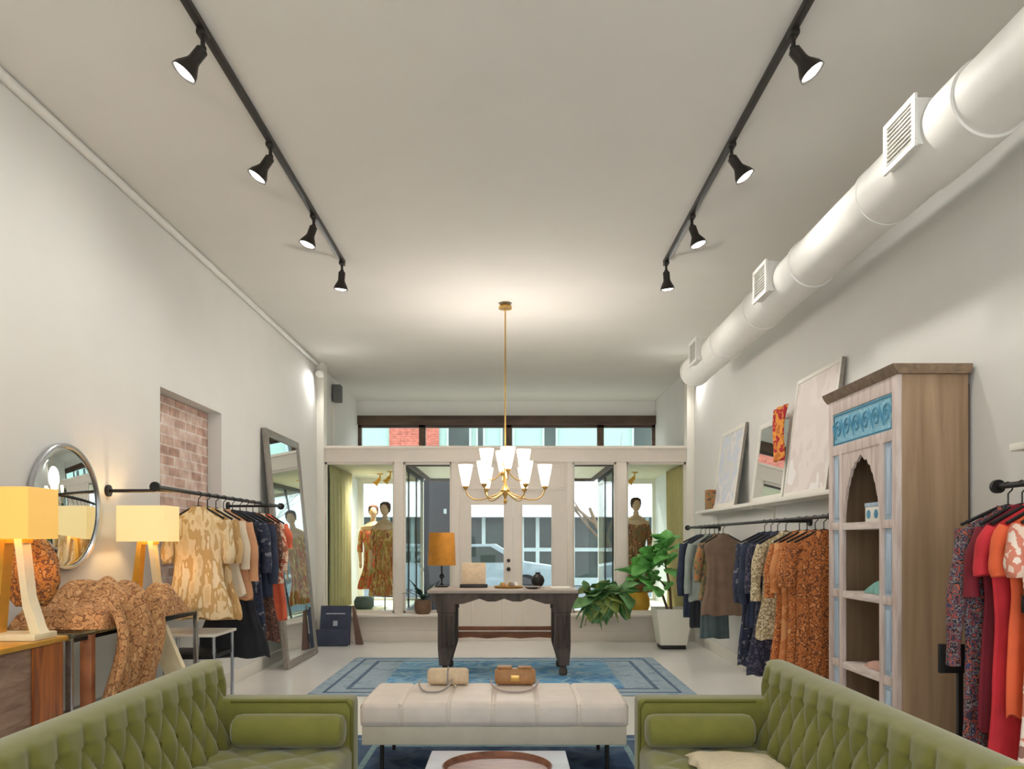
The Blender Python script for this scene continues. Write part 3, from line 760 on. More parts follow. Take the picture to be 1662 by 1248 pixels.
heap('folded_sweater', .72, 1.06, 2.95, 3.33, .512, .055, 'knit_cream', 'crumpled cream sweater on the seat of the right green sofa', 'sweater', 3)
heap('folded_scarf', .86, 1.07, 2.72, 2.94, .512, .035, 'knit_teal', 'grey-green cloth beside the cream sweater on the right sofa', 'scarf', 5)

# ------------------------------------------------------------------ tall arched cabinet
t = thing('arched_cabinet', 'tall pine cabinet with painted arched front against the right wall', 'cabinet', (2.36, 4.96, 0))
CX0, CX1, CY0, CY1, CH = 2.155, 2.555, 4.48, 5.44, 2.34
B().box(CX0+.03, CX1, CY0, CY0+.025, 0.002, CH).build('side_panel', 'pine', t, True)
B().box(CX0+.03, CX1, CY1-.025, CY1, 0.002, CH).build('side_panel', 'pine', t, True)
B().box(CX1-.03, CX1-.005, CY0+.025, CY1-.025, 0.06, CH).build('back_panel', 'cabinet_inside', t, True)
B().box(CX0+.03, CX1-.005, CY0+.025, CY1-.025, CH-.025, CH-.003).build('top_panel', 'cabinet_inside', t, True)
B().prism([(CX0-.035, CH+.055), (CX1+.01, CH+.055), (CX1+.01, CH+.03), (CX1, CH), (CX0, CH), (CX0-.02, CH+.025)], 'y', CY0-.03, CY1+.03).build('cornice', 'cornice_wood', t, True)
B().box(CX1+.001, WR-.004, CY0+.02, CY1-.02, .002, CH-.05).build('rear_batten', 'table_wood', t, True)
# front frame
oy0, oy1 = CY0+.215, CY1-.215   # opening
fr = B()
fr.box(CX0, CX0+.03, CY0, CY0+.06, 0.002, CH, .003).box(CX0, CX0+.03, CY1-.06, CY1, .002, CH, .003)
fr.box(CX0, CX0+.03, oy0-.045, oy0, .06, 2.0, .003).box(CX0, CX0+.03, oy1, oy1+.045, .06, 2.0, .003)
for z0, z1 in ((.002, .09), (1.975, 2.04), (2.25, CH)): fr.box(CX0+.001, CX0+.029, CY0+.06, CY1-.06, z0, z1, .003)
for zz in (1.5, 1.06, .6):
    fr.box(CX0-.002, CX0+.028, CY0+.06, oy0-.045, zz-.02, zz+.03, .003).box(CX0-.002, CX0+.028, oy1+.045, CY1-.06, zz-.02, zz+.03, .003)
fr.build('face_frame', 'cabinet_pink', t, True)
zs = [.09, .58, .63, 1.04, 1.09, 1.48, 1.53, 1.975]
for i in range(0, 8, 2):
    for a, b_ in ((CY0+.06, oy0-.045), (oy1+.045, CY1-.06)):
        q = B().box(CX0+.014, CX0+.022, a, b_, zs[i], zs[i+1])
        q.box(CX0+.006, CX0+.016, a+.022, b_-.022, zs[i]+.03, zs[i+1]-.03, .004)
        q.build('inset_panel', 'cabinet_blue_inset', t, True)
# arch spandrel (scalloped)
def archpts():
    yc = (oy0+oy1)/2; hw = (oy1-oy0)/2; zb, ztp = 1.56, 1.945; pts = []
    n_ = 90
    for i in range(n_+1):
        u = i/n_; x_ = 1-2*u       # 1..-1
        hh = (1-abs(x_)**3.3)*.86+.14*max(0, 1-abs(x_)*1.6)
        z = zb+(ztp-zb)*hh**.95 - .02*abs(math.sin(abs(x_)**1.6*PI*6.0))
        pts.append((yc+x_*hw*.985, max(zb, z)))
    return pts
ap = archpts()
b = B()
for i in range(len(ap)-1):
    (ya, za), (yb, zb) = ap[i], ap[i+1]
    b.prism([(ya, za), (ya, 1.977), (yb, 1.977), (yb, zb)], 'x', CX0+.006, CX0+.024)
b.build('arch_panel', 'cabinet_pink', t, True)
cp = B().box(CX0+.01, CX0+.024, CY0+.06, CY1-.06, 2.04, 2.25)
cpo = cp.build('carved_panel', 'carved_blue', t, True)
b = B(); ym = (CY0+CY1)/2
b.tube([(CX0+.008, CY0+.075, 2.052), (CX0+.008, CY1-.075, 2.052), (CX0+.008, CY1-.075, 2.238), (CX0+.008, CY0+.075, 2.238)], .005, 6, closed=True)
for k in range(6):
    y_ = CY0+.14+k*.136; s_ = 1 if k % 2 else -1; pts = []
    for i in range(22):
        a = i/21*PI*3.2; r_ = .052*(1-i/26); pts.append((CX0+.008, y_+s_*r_*math.cos(a), 2.145+r_*1.2*math.sin(a)))
    b.tube(pts, .006, 6)
    b.tube([(CX0+.008, y_+.03, 2.08), (CX0+.008, y_+.06, 2.13), (CX0+.008, y_+.095, 2.21)], [.003, .009, .003], 6)
b.build('scroll_carving', 'carved_line', cpo, True)
for zz in (1.525, 1.085, .625, .16):
    B().box(CX0+.004, CX1-.035, oy0+.002, oy1-.002, zz-.045, zz, .003).build('shelf', 'cabinet_shelf', t, True)
# contents of cabinet
t = thing('patterned_box', 'white box with blue pattern on the arched top shelf of the cabinet', 'box', (2.30, 4.86, 1.526))
B().box(-.11, .11, -.1, .1, 0, .09, .004).build('box_body', 'trim_white', t); B().box(-.113, .113, -.103, .103, .09, .115, .004).build('lid', 'cabinet_blue_inset', t)
b = B()
for y_ in (-.05, .05): b.ball((-.111, y_, .045), .002, .028, .028)
b.build('blue_motif', 'carved_line', t)
M('cloth_teal', c(128, 178, 168), .9, var=.1); M('cloth_rose', c(206, 164, 148), .9, var=.1)
heap('folded_cloth', 2.20, 2.42, 4.74, 5.0, 1.086, .085, 'cloth_teal', 'teal folded cloth on the second shelf of the tall cabinet', 'cloth', 9)
heap('folded_cloth', 2.20, 2.42, 4.74, 5.0, .626, .085, 'cloth_rose', 'rose pink folded cloth on the third shelf of the tall cabinet', 'cloth', 12)

# ------------------------------------------------------------------ clothes
def prof_interp(tbl, t_):
    for (a, va), (b_, vb) in zip(tbl, tbl[1:]):
        if t_ <= b_: f = (t_-a)/(b_-a+1e-9); f = f*f*(3-2*f); return va+(vb-va)*f
    return tbl[-1][1]
def garment_mesh(L, w, flare, depth=.05, sleeve=0, folds=7, seed=0, waist=.85, ragged=0):
    """L length from shoulder, w half shoulder width"""
    b = B(); rg = random.Random(seed); ph = [rg.uniform(0, 6.28) for _ in range(4)]
    n_, k = 48, 26
    tbl = [(0, .06), (.03, .07), (.09, w*.98), (.14, w), (.4, w*waist), (.6, w*waist*1.08), (1, w*flare)]
    zt = -.085
    for j in range(k+1):
        t_ = j/k; t_ = t_**1.3
        # metres based shoulder region
        m_ = t_*L
        if m_ < .03: hw = .055+.6*m_
        elif m_ < .12: hw = .073+(w-.073)*((m_-.03)/.09)**.85
        else: hw = w*prof_interp([(0, 1), (.35, waist), (.55, waist*1.05), (1, flare)], (m_-.12)/(L-.12))
        dp = depth*(.5+.5*min(1, m_/.15))*(1+.5*t_)
        amp = .34*min(1, max(0, (m_-.1)/.4))
        for i in range(n_):
            th = 2*PI*i/n_
            fo = 1+amp*math.sin(folds*2*th+ph[0]+1.5*math.sin(t_*2+ph[1]))*.7+amp*.4*math.sin(folds*th+ph[2])
            x = hw*math.copysign(abs(math.cos(th))**.9, math.cos(th))*(1+.02*math.sin(t_*9+ph[3]))
            y = dp*math.sin(th)*fo
            z = zt-m_+(.012*math.sin(folds*th+ph[2])+ragged*math.sin(3*th+ph[1]))*(t_**3)
            b.v.append(Vector((x, y, z)))
    for j in range(k):
        for i in range(n_): b.f.append((j*n_+i, j*n_+(i+1) % n_, (j+1)*n_+(i+1) % n_, (j+1)*n_+i)); b.mi.append(0)
    b.f.append(tuple(range(n_))); b.mi.append(0)
    b.f.append(tuple(k*n_+i for i in range(n_))[::-1]); b.mi.append(0)
    if sleeve:
        for sg in (-1, 1):
            pts = []; rs = []
            for i in range(8):
                u = i/7; pts.append((sg*(w*.86+.045*u+.02*math.sin(u*3)), .012*math.sin(u*4+seed), zt-.11-sleeve*u)); rs.append(min(1, depth*44)*(.052-.014*u+.006*math.sin(u*9+seed))*(.85 if depth < .03 else 1))
            b.tube(pts, rs, 12)
    return b
def hanging(name, label, cat, X, Y, ZR, mat, L, w=.21, flare=1.1, sleeve=0, group='', seed=0, depth=.034, rz=0, folds=6, waist=.85, extra=None, ragged=0):
    t = thing(name, label, cat, (X, Y, ZR), rz, group)
    hb = B().tube([(0, 0, -.09), (0, 0, -.03), (.018, 0, -.012), (.022, 0, .006), (.012, 0, .02), (-.003, 0, .023), (-.016, 0, .016)], .0035, 6)
    hb.tube([(-w*.93, 0, -.172), (-.06, 0, -.10), (0, 0, -.083), (.06, 0, -.10), (w*.93, 0, -.172)], .008, 8)
    hb.build('hanger', 'black_metal', t)
    garment_mesh(L, w, flare, depth, sleeve, folds, seed, waist, ragged).build('garment', mat, t, angle=80)
    if extra == 'belt':
        m_ = .42; hw = w*.93
        B().lathe([(1, -.035), (1, .035)], n=28, caps=False, mat=Matrix.Translation((0, 0, -.085-m_)) @ Matrix.Diagonal((hw, depth*1.55, 1, 1))).build('belt', 'black_metal', t, solid=.004)
    return t
P('print_cream', [c(226, 196, 146), c(236, 212, 168), c(206, 168, 112), c(240, 222, 186)], 16, 'noise', stretch=(1, 1, .35))
P('print_sand', [c(220, 182, 126), c(198, 156, 98), c(232, 204, 154)], 10, 'noise', stretch=(1, 1, .3))
M('peach', c(214, 158, 116), .85, var=.12)
M('cream_cloth', c(232, 216, 188), .9)
M('black_cloth', c(34, 36, 42), .85, var=.2)
M('navy_cloth', c(46, 54, 74), .85, var=.25)
P('navy_print', [c(34, 38, 56), c(52, 60, 84), c(40, 42, 56), c(120, 122, 134)], 22, 'noise')
P('brown_print', [c(74, 50, 42), c(112, 74, 58), c(52, 38, 36), c(150, 104, 84)], 36, 'noise')
M('coral', c(222, 104, 70), .8, var=.12)
P('coral_print', [c(214, 150, 112), c(236, 210, 180), c(196, 104, 78), c(150, 96, 70)], 18, 'noise')
M('brown_cloth', c(122, 100, 82), .9, var=.14)
M('grey_green', c(150, 158, 148), .9, var=.1)
P('olive_print', [c(110, 104, 76), c(146, 128, 84), c(176, 112, 66), c(90, 88, 74)], 16, 'noise')
M('slate_cloth', c(84, 100, 102), .9, var=.12)
P('navy_floral', [c(38, 40, 58), c(50, 54, 78), c(36, 36, 50), c(96, 90, 110), c(60, 62, 88)], 34, 'noise')
P('cream_floral', [c(206, 186, 146), c(226, 212, 176), c(140, 128, 96), c(196, 178, 132), c(232, 220, 190)], 38, 'noise')
P('orange_floral', [c(206, 126, 66), c(170, 90, 40), c(216, 140, 78), c(130, 66, 30), c(228, 164, 104)], 30, 'noise')
P('rust_floral', [c(150, 82, 34), c(186, 110, 52), c(112, 62, 28), c(206, 132, 72)], 30, 'noise')
P('orange_soft', [c(216, 146, 88), c(206, 130, 72), c(226, 160, 102)], 8, 'noise')
P('multi_floral', [c(58, 48, 62), c(160, 76, 62), c(48, 52, 80), c(132, 120, 118), c(36, 34, 46), c(176, 92, 70), c(60, 66, 100)], 30, 'noise')
M('red_cloth', c(206, 46, 56), .8, var=.14)
M('dark_red', c(120, 26, 40), .8, var=.14)
M('orange_cloth', c(236, 104, 60), .8, var=.08)
P('pink_print', [c(236, 206, 186), c(214, 130, 106), c(238, 220, 204), c(150, 108, 96)], 12, 'noise')

# left wall-mounted rail
def pipe_rail(label, X, y0, y1, Z, wallx, arms, group):
    t = thing('clothes_rail', label, 'clothes rail', (X, (y0+y1)/2, Z), group=group)
    B().tube([(X, y0, Z), (X, y1, Z)], .014, 14).build('rail_pipe', 'black_metal', t, True)
    for y in (y0, y1): B().tube([(X, y-.012, Z), (X, y+.012, Z)], .032, 20).build('end_cap', 'black_metal', t, True)
    for y in arms:
        a = B().tube([(X, y, Z), (wallx, y, Z)], .012, 12).build('wall_arm', 'black_metal', t, True)
        sg = 1 if wallx > X else -1
        B().cyl((wallx-sg*.001, y, Z), (wallx-sg*.018, y, Z), .04, n=24).build('flange', 'black_metal', a, True)
    return t
pipe_rail('black pipe clothes rail on the left wall beside the brick recess', -2.25, 5.06, 7.82, 1.75, WL, (5.45, 7.75), 'wall clothes rails')
ZR = 1.75+.014-.022
GL = 'clothes on the left rail'
LR = [
 ('hanging_dress', 'cream and gold pleated dress, frontmost on the left rail', 'dress', 5.76, 'print_cream', .80, .20, 1.3, .3),
 ('hanging_dress', 'sand-coloured patterned dress just behind the cream pleated one', 'dress', 5.93, 'print_sand', .82, .20, 1.3, .3),
 ('hanging_blouse', 'pale cream blouse between the sand dress and the peach blouse on the left rail', 'blouse', 6.1, 'cream_cloth', .66, .20, 1.15, .35),
 ('hanging_blouse', 'peach long-sleeved blouse in the middle of the left rail', 'blouse', 6.26, 'peach', .70, .215, 1.1, .45),
 ('hanging_skirt_dress', 'black dress with a wide skirt on the left rail', 'dress', 6.46, 'black_cloth', 1.18, .20, 1.5, 0),
 ('hanging_dress', 'navy speckled dress behind the black one on the left rail', 'dress', 6.64, 'navy_print', 1.0, .20, 1.1, .4),
 ('hanging_shirt', 'plain navy shirt on the left rail', 'shirt', 6.8, 'navy_cloth', .72, .215, 1.05, .5),
 ('hanging_dress', 'dark brown patterned dress near the far end of the left rail', 'dress', 6.97, 'brown_print', 1.12, .20, 1.2, .3),
 ('hanging_blouse', 'pink and cream floral blouse near the far end of the left rail', 'blouse', 7.14, 'coral_print', .62, .20, 1.1, .4),
 ('hanging_dress', 'coral orange dress, last on the left rail beside the tall mirror', 'dress', 7.31, 'coral', .96, .19, 1.1, .2),
]
for i, (nm, lb, ct, y, mt, L, w_, fl, sv) in enumerate(LR):
    hanging(nm, lb, ct, -2.25+[.16, .10, .06, .06, .08, .1, .12, .12, .14, .17][i]*1.0, y, ZR, mt, L, w_, fl, sv, GL, i+1, rz=random.uniform(-.03, .03))
# the rail is at -2.25 : keep hooks on the rail by shifting the rail a little outwards
for o in bpy.data.objects:
    if o.get('group') == GL: o.location.x = -2.25; 

# right long rail
pipe_rail('black pipe clothes rail under the picture shelf on the right wall', 2.2, 5.5, 10.0, 1.58, WR, (6.9, 9.9), 'wall clothes rails')
ZR = 1.58+.014-.022
GR = 'clothes on the right rail'
RR = [
 ('hanging_dress', 'orange floral maxi dress nearest the tall cabinet', 'dress', 5.64, 'rust_floral', 1.36, .22, 1.15, .3),
 ('hanging_dress', 'rust brown floral maxi dress, second from the tall cabinet', 'dress', 5.8, 'orange_floral', 1.34, .22, 1.15, .3),
 ('hanging_dress', 'soft orange long dress, third from the tall cabinet', 'dress', 5.96, 'orange_soft', 1.28, .22, 1.1, .35),
 ('hanging_dress', 'bright orange floral dress next to the cream floral one', 'dress', 6.12, 'orange_floral', 1.1, .21, 1.1, .4),
 ('hanging_dress', 'cream floral dress between the orange and navy dresses', 'dress', 6.42, 'cream_floral', .86, .22, 1.1, .45),
 ('hanging_dress', 'navy floral long dress behind the cream floral one', 'dress', 6.62, 'navy_floral', 1.18, .21, 1.25, .4),
 ('hanging_dress', 'plain navy dress next to the navy floral one', 'dress', 6.79, 'navy_cloth', .8, .22, 1.0, .5),
 ('hanging_dress', 'navy speckled dress, last of the near group on the right rail', 'dress', 6.96, 'navy_print', 1.15, .22, 1.1, .5),
 ('cape_blouse', 'brown flared cape blouse, nearest of the far group on the right rail', 'top', 8.32, 'brown_cloth', .84, .2, 1.2, 0),
 ('printed_blouse', 'darker olive and orange printed blouse behind the brown cape', 'top', 8.5, 'olive_print', .7, .2, 1.1, .4),
 ('hanging_trousers', 'slate grey long garment behind the printed blouse', 'trousers', 8.68, 'slate_cloth', 1.12, .17, .95, 0),
 ('hanging_shirt', 'grey-green shirt near the far end of the right rail', 'shirt', 8.9, 'grey_green', .74, .22, 1.05, .55),
 ('hanging_dress', 'black garment hanging between the grey shirts', 'dress', 9.08, 'black_cloth', 1.05, .18, 1.0, 0),
 ('hanging_shirt', 'navy jacket, last on the right rail beside the potted plant', 'jacket', 9.3, 'navy_cloth', .95, .22, .95, .6),
]
for i, (nm, lb, ct, y, mt, L, w_, fl, sv) in enumerate(RR):
    hanging(nm, lb, ct, 2.2, y, ZR, mt, L, w_, fl, sv, GR, 20+i, rz=random.uniform(-.03, .03))

# near right rail
pipe_rail('short black clothes rail at the right edge of the photo', 2.27, 2.4, 3.74, 1.66, WR, (2.6, 3.5), 'wall clothes rails')
ZR = 1.66+.014-.022
GN = 'clothes on the near right rail'
hanging('hanging_dress', 'long dark multicoloured floral dress nearest the cabinet stand', 'dress', 2.27, 3.66, ZR, 'multi_floral', 1.5, .23, .98, .62, GN, 41, depth=.026)
hanging('hanging_dress', 'dark red dress behind the bright red one at the right edge', 'dress', 2.27, 3.56, ZR, 'dark_red', 1.0, .2, 1.0, .3, GN, 42, depth=.023)
hanging('hanging_dress', 'bright red flowing dress at the right edge of the photo', 'dress', 2.27, 3.465, ZR, 'red_cloth', 1.35, .21, 1.15, .2, GN, 43, depth=.023)
hanging('hanging_blouse', 'orange short-sleeved dress beside the bright red one', 'dress', 2.27, 3.37, ZR, 'orange_cloth', .9, .2, .95, .2, GN, 44, depth=.023)
hanging('hanging_dress', 'pale pink patterned dress with a black belt at the right edge', 'dress', 2.27, 3.27, ZR, 'pink_print', 1.35, .2, 1.15, .2, GN, 45, depth=.024, extra='belt')

# picture shelf on right wall
def wshelf(y0, y1, label, lo=2.33, Z=1.79):
    t = thing('wall_shelf', label, 'shelf', (2.45, (y0+y1)/2, Z-.03), group='white wall shelves')
    B().box(lo, WR-.001, y0, y1, Z-.035, Z, .004).build('shelf_board', 'trim_white', t, True)
    for y in (y0+.15, (y0+y1)/2, y1-.15):
        B().box(WR-.02, WR-.001, y-.02, y+.02, Z-.17, Z-.035).box(lo+.04, WR-.001, y-.012, y+.012, Z-.06, Z-.035).build('shelf_bracket', 'trim_white', t, True)
wshelf(5.55, 10.15, 'long white picture shelf on the right wall above the clothes')
wshelf(2.2, 3.75, 'short white shelf above the rail at the right edge', 2.33, 1.86)
P('art_pale', [c(214, 214, 212), c(206, 212, 220), c(226, 222, 220), c(204, 206, 206)], 3, 'noise')
P('art_pink', [c(228, 218, 211), c(232, 222, 216), c(224, 213, 206), c(238, 234, 230)], 2.2, 'noise')
def leaning(name, label, cat, y0, y1, H, zs, fmat, inner, fw=.04, lean=.12, th=.03, x=None, edge=None, part='picture'):
    x = x or WR-.004-th
    t = thing(name, label, cat, (x, (y0+y1)/2, zs)); 
    tl = math.atan2(lean, H)
    t.rotation_euler = (0, tl, 0); t.location.x = WR-.006-th*math.cos(tl)-lean
    w_ = (y1-y0)/2
    b = B().box(0, th, -w_, -w_+fw, 0, H, .003).box(0, th, w_-fw, w_, 0, H, .003).box(0, th, -w_+fw, w_-fw, 0, fw, .003).box(0, th, -w_+fw, w_-fw, H-fw, H, .003)
    b.build('frame', fmat, t)
    if edge: B().box(0, th, -w_-.008, -w_-.0005, 0, H, .001).build('frame_edge', edge, t)
    B().box(.008, th-.004, -w_+fw, w_-fw, fw, H-fw).build(part, inner, t)
    return t
z_ = 1.797
leaning('leaning_picture', 'pale abstract framed picture leaning at the far end of the shelf', 'picture', 8.7, 9.66, .92, z_, 'trim_white', 'art_pale', .05, .13, edge='pewter')
leaning('shelf_mirror', 'white-framed mirror on the shelf with a red cloth over its corner', 'mirror', 7.25, 8.2, .80, z_, 'trim_white', 'mirror_glass', .05, .1, part='mirror_glass')
leaning('leaning_picture', 'large pink-white framed picture on the shelf next to the cabinet', 'picture', 6.16, 7.12, 1.04, z_, 'trim_white', 'art_pink', .035, .13, edge='pewter')
t = thing('small_box', 'small grey-green box on the far end of the picture shelf', 'box', (2.40, 9.66, 1.7905))
B().box(-.05, .05, -.07, .07, 0, .24, .004).build('box_body', 'olive_print', t)
P('silk_red', [c(196, 110, 40), c(224, 150, 60), c(172, 30, 40), c(206, 120, 44)], 9, 'noise')
b = B()
def scarf(u, v):
    y = 7.12+.34*u-.05*v+.06*v*(1-2*u)+.02*math.sin(v*5); z = 2.63-.50*v
    return (2.462-.02*math.sin(u*PI)-.012*math.sin(u*14+v*4)-.05*v**.8+.0, y, z)
b.grid(scarf, 20, 30)
tag(b.build('silk_scarf', 'silk_red', solid=.012), 'orange and crimson scarf draped over the corner of the shelf mirror', 'scarf')

# stand beside cabinet
t = thing('sign_holder', 'black card holder on a slim black post beside the tall cabinet', 'sign holder', (2.16, 3.86, 0))
B().lathe([(.11, 0), (.11, .012), (.02, .02)], n=28).build('base', 'black_metal', t)
B().box(-.012, .012, -.012, .012, .015, .78, .002).build('post', 'black_metal', t)
B().box(-.10, .03, -.012, .012, .77, .91, .004).build('card_holder', 'black_metal', t)

# ------------------------------------------------------------------ left side furniture
# wooden chest near left
t = thing('wooden_chest', 'weathered wooden chest with glossy orange side under the nearest lamp', 'chest', (-2.45, 3.5, 0))
B().box(-2.72, -2.17, 3.18, 3.86, .02, .925, .006).build('chest_body', 'chest_wood', t, True)
B().box(-2.168, -2.16, 3.62, 3.86, .03, .92).build('side_board', 'chest_side', t, True)
for z in (.2, .42, .64, .86): B().box(-2.715, -2.175, 3.165, 3.181, z-.1, z+.098, .008).build('plank', 'chest_wood', t, True)
B().box(-2.73, -2.145, 3.15, 3.88, .925, .95, .005).build('chest_top', 'gold_lamp', t, True)
# lamps
def lamp(label, x, y, z, sw, sd, sh, smat, rz=0, watt=4.5):
    t = thing('box_shade_lamp', label, 'table lamp', (x, y, z), rz, group='box shade table lamps')
    H = .70-sh-.0
    B().box(-.14, .14, -.09, .09, 0, .03, .004).build('base', 'cream_lacquer', t)
    B().prism([(-.115, .03), (-.065, .03), (-.03, H), (-.06, H)], 'y', -.035, .035).build('upright', 'gold_lamp', t)
    B().prism([(.085, .03), (.135, .03), (.12, .06), (.075, .2), (.045, H), (.01, H), (.05, .15)], 'y', -.035, .035).build('upright', 'cream_lacquer', t)
    B().cyl((0, 0, H-.02), (0, 0, H+.08), .012).box(-.06, .06, -.03, .03, H-.02, H).build('socket', 'gold_lamp', t)
    b = B(); a, d = sw/2, sd/2
    k = .006
    b.box(-a, a, -d, -d+k, H, H+sh).box(-a, a, d-k, d, H, H+sh).box(-a, -a+k, -d+k, d-k, H, H+sh).box(a-k, a, -d+k, d-k, H, H+sh)
    b.build('lamp_shade', smat, t)
    ld = bpy.data.lights.new('lamp_bulb', 'POINT'); ld.energy = watt; ld.color = (1, .72, .4); ld.shadow_soft_size = .04
    lo = bpy.data.objects.new('lamp_bulb', ld); COL.objects.link(lo); lo.parent = t; lo.location = (0, 0, H+sh/2)
    return t
lamp('nearest brass table lamp with glowing yellow box shade on the wooden chest', -2.30, 3.72, .951, .255, .24, .235, 'lamp_shade_lit')
# console
t = thing('console_table', 'chrome and glass console table under the patterned cloth', 'console', (-2.45, 4.8, 0))
B().box(-2.70, -2.16, 3.93, 5.60, .925, .945, .003).build('glass_top', 'table_glass', t, True)
B().box(-2.68, -2.18, 3.95, 5.58, .38, .392, .003).build('glass_shelf', 'table_glass', t, True)
for y in (3.97, 5.56):
    for x in (-2.67, -2.19): B().box(x-.014, x+.014, y-.014, y+.014, 0.001, .925, .002).build('leg', 'chrome', t, True)
for x in (-2.67, -2.19):
    B().box(x-.03, x+.03, 4.12, 4.16, 0.001, .925, .002).build('leg', 'rust_wood', t, True)
    B().box(x-.012, x+.012, 3.99, 5.54, .9, .925).build('rail', 'black_metal', t, True)
B().prism([(-2.38, .92), (-2.24, .92), (-1.85, .001), (-1.97, .001)], 'y', 5.12, 5.17).build('splayed_leg', 'cream_lacquer', t, True)
lamp('second table lamp with pale yellow box shade on the console beside the clothes', -2.475, 5.46, .9455, .33, .22, .24, 'lamp_shade_pale')
# draped print cloth
t = thing('draped_dress', 'leopard print dress draped in a heap over the glass console', 'dress', (-2.3, 4.7, .95))
heap('heap', -2.62, -2.12, 4.16, 5.30, .9455, .27, 'leopard', None, None, 21, t, 4).location = -Vector(t.location)
b = B()
def drop(u, v):
    y = 4.2+.62*u-.03*v+.02*math.sin(v*6); z = 1.1-.56*v-.03*math.sin(u*9)
    return (-2.13+.035*math.sin(u*17+v*2)+.05*math.sin(v*PI)+.02*math.sin(u*31), y, z)
b.grid(drop, 60, 30); b.build('hanging_end', 'leopard', t, True, solid=.012)
t2 = thing('scarf_bust', 'amber print scarf on a stand behind the nearest lamp', 'scarf', (-2.42, 4.0, .946))
b = B(); 
def sc(u, v):
    th = 2*PI*u; r = .05+.09*math.sin(v*PI*.9+.2); r *= 1+.12*math.sin(5*th+v*6)
    return (-2.42+r*math.cos(th), 4.03+r*.6*math.sin(th), 1.08+.34*v)
b.grid(sc, 40, 24, True); b.build('scarf_wrap', 'amber_print', t2, True, solid=.006)
B().cyl((-2.42, 4.03, .946), (-2.42, 4.03, 1.4), .015).build('stand', 'gold_lamp', t2, True)
t3 = thing('fur_bust', 'dark brown fur piece at the left edge of the photo', 'fur', (-2.56, 3.5, .951))
B().lathe([(.08, 0), (.09, .02), (.03, .05), (.03, .2), (.085, .3), (.11, .42), (.10, .56), (.06, .68), (.01, .73)], n=28).build('fur_wrap', 'brown_fur', t3)
# round mirror
t = thing('round_mirror', 'round silver-rimmed mirror on the left wall behind the lamps', 'mirror', (WL+.01, 4.9, 1.615))
mt = Matrix.Rotation(PI/2, 4, 'Y')
B().lathe([(.36, 0), (.38, .0), (.388, .012), (.388, .028), (.38, .034), (.368, .032), (.36, .02)], n=64, caps=False, mat=mt).build('rim', 'silver', t)
B().lathe([(.001, .024), (.33, .024), (.362, .016)], n=64, caps=False, mat=mt).build('mirror_glass', 'mirror_glass', t)
# low side table under rail
t = thing('side_table', 'low chrome side table with black shelf under the left clothes rail', 'side table', (-2.4, 5.95, 0))
B().box(-2.68, -2.12, 5.72, 6.18, .72, .74, .003).build('glass_top', 'trim_white', t, True)
B().box(-2.66, -2.14, 5.74, 6.16, .56, .59, .003).build('shelf', 'black_metal', t, True)
for y in (5.76, 6.14):
    for x in (-2.66, -2.4, -2.14): B().cyl((x, y, .001), (x, y, .72), .012, n=10).build('leg', 'chrome', t, True)
M('blue_box', c(96, 136, 172), .6)
t = thing('blue_box', 'blue box on the floor under the chrome side table', 'box', (-2.35, 5.95, .001))
B().box(-.15, .15, -.1, .1, 0, .22, .005).build('box_body', 'blue_box', t); B().box(-.153, .153, -.103, .103, .22, .25, .004).build('lid', 'chrome', t)
# tall leaning mirror
t = thing('floor_mirror', 'tall grey-framed floor mirror leaning on the left wall', 'mirror', (-2.45, 9.45, 0))
H = 2.66; tl = math.atan2(.245, H); w_ = .68; fw = .085
t.location = (-2.44, 9.44, .006); t.rotation_euler = (0, -tl, 0)
b = B().box(-.05, 0, -w_, -w_+fw, 0, H, .006).box(-.05, 0, w_-fw, w_, 0, H, .006).box(-.05, 0, -w_+fw, w_-fw, 0, fw, .006).box(-.05, 0, -w_+fw, w_-fw, H-fw, H, .006)
b.build('frame', 'pewter', t)
B().box(-.03, -.012, -w_+fw, w_-fw, fw, H-fw).build('mirror_glass', 'mirror_glass', t)

# A-frame board at back left
t = thing('folding_sign', 'small dark navy A-frame board on the floor by the left pilaster', 'sign board', (-2.4, 11.0, 0))
b = B().box(-.21, .21, -.015, .015, .0, .54, .01, mat=Matrix.Translation((-.0, -.13, .003)) @ Matrix.Rotation(-.22, 4, 'X')); b.build('front_board', 'navy_board', t)
B().box(-.03, .03, -.02, -.016, .26, .33, mat=Matrix.Translation((0, -.13, .003)) @ Matrix.Rotation(-.22, 4, 'X')).box(-.13, .13, -.02, -.016, .42, .435, mat=Matrix.Translation((0, -.13, .003)) @ Matrix.Rotation(-.22, 4, 'X')).build('chalk_mark', 'chalk', t)
B().box(-.24, .2, -.09, .0, .002, .22, .02, mat=Matrix.Translation((0, -.15, 0))).build('base_block', 'navy_board', t)
B().prism([(.22, .53), (.25, .53), (.37, .002), (.27, .002)], 'y', -.06, 0).build('side_leg', 'board_leg', t)

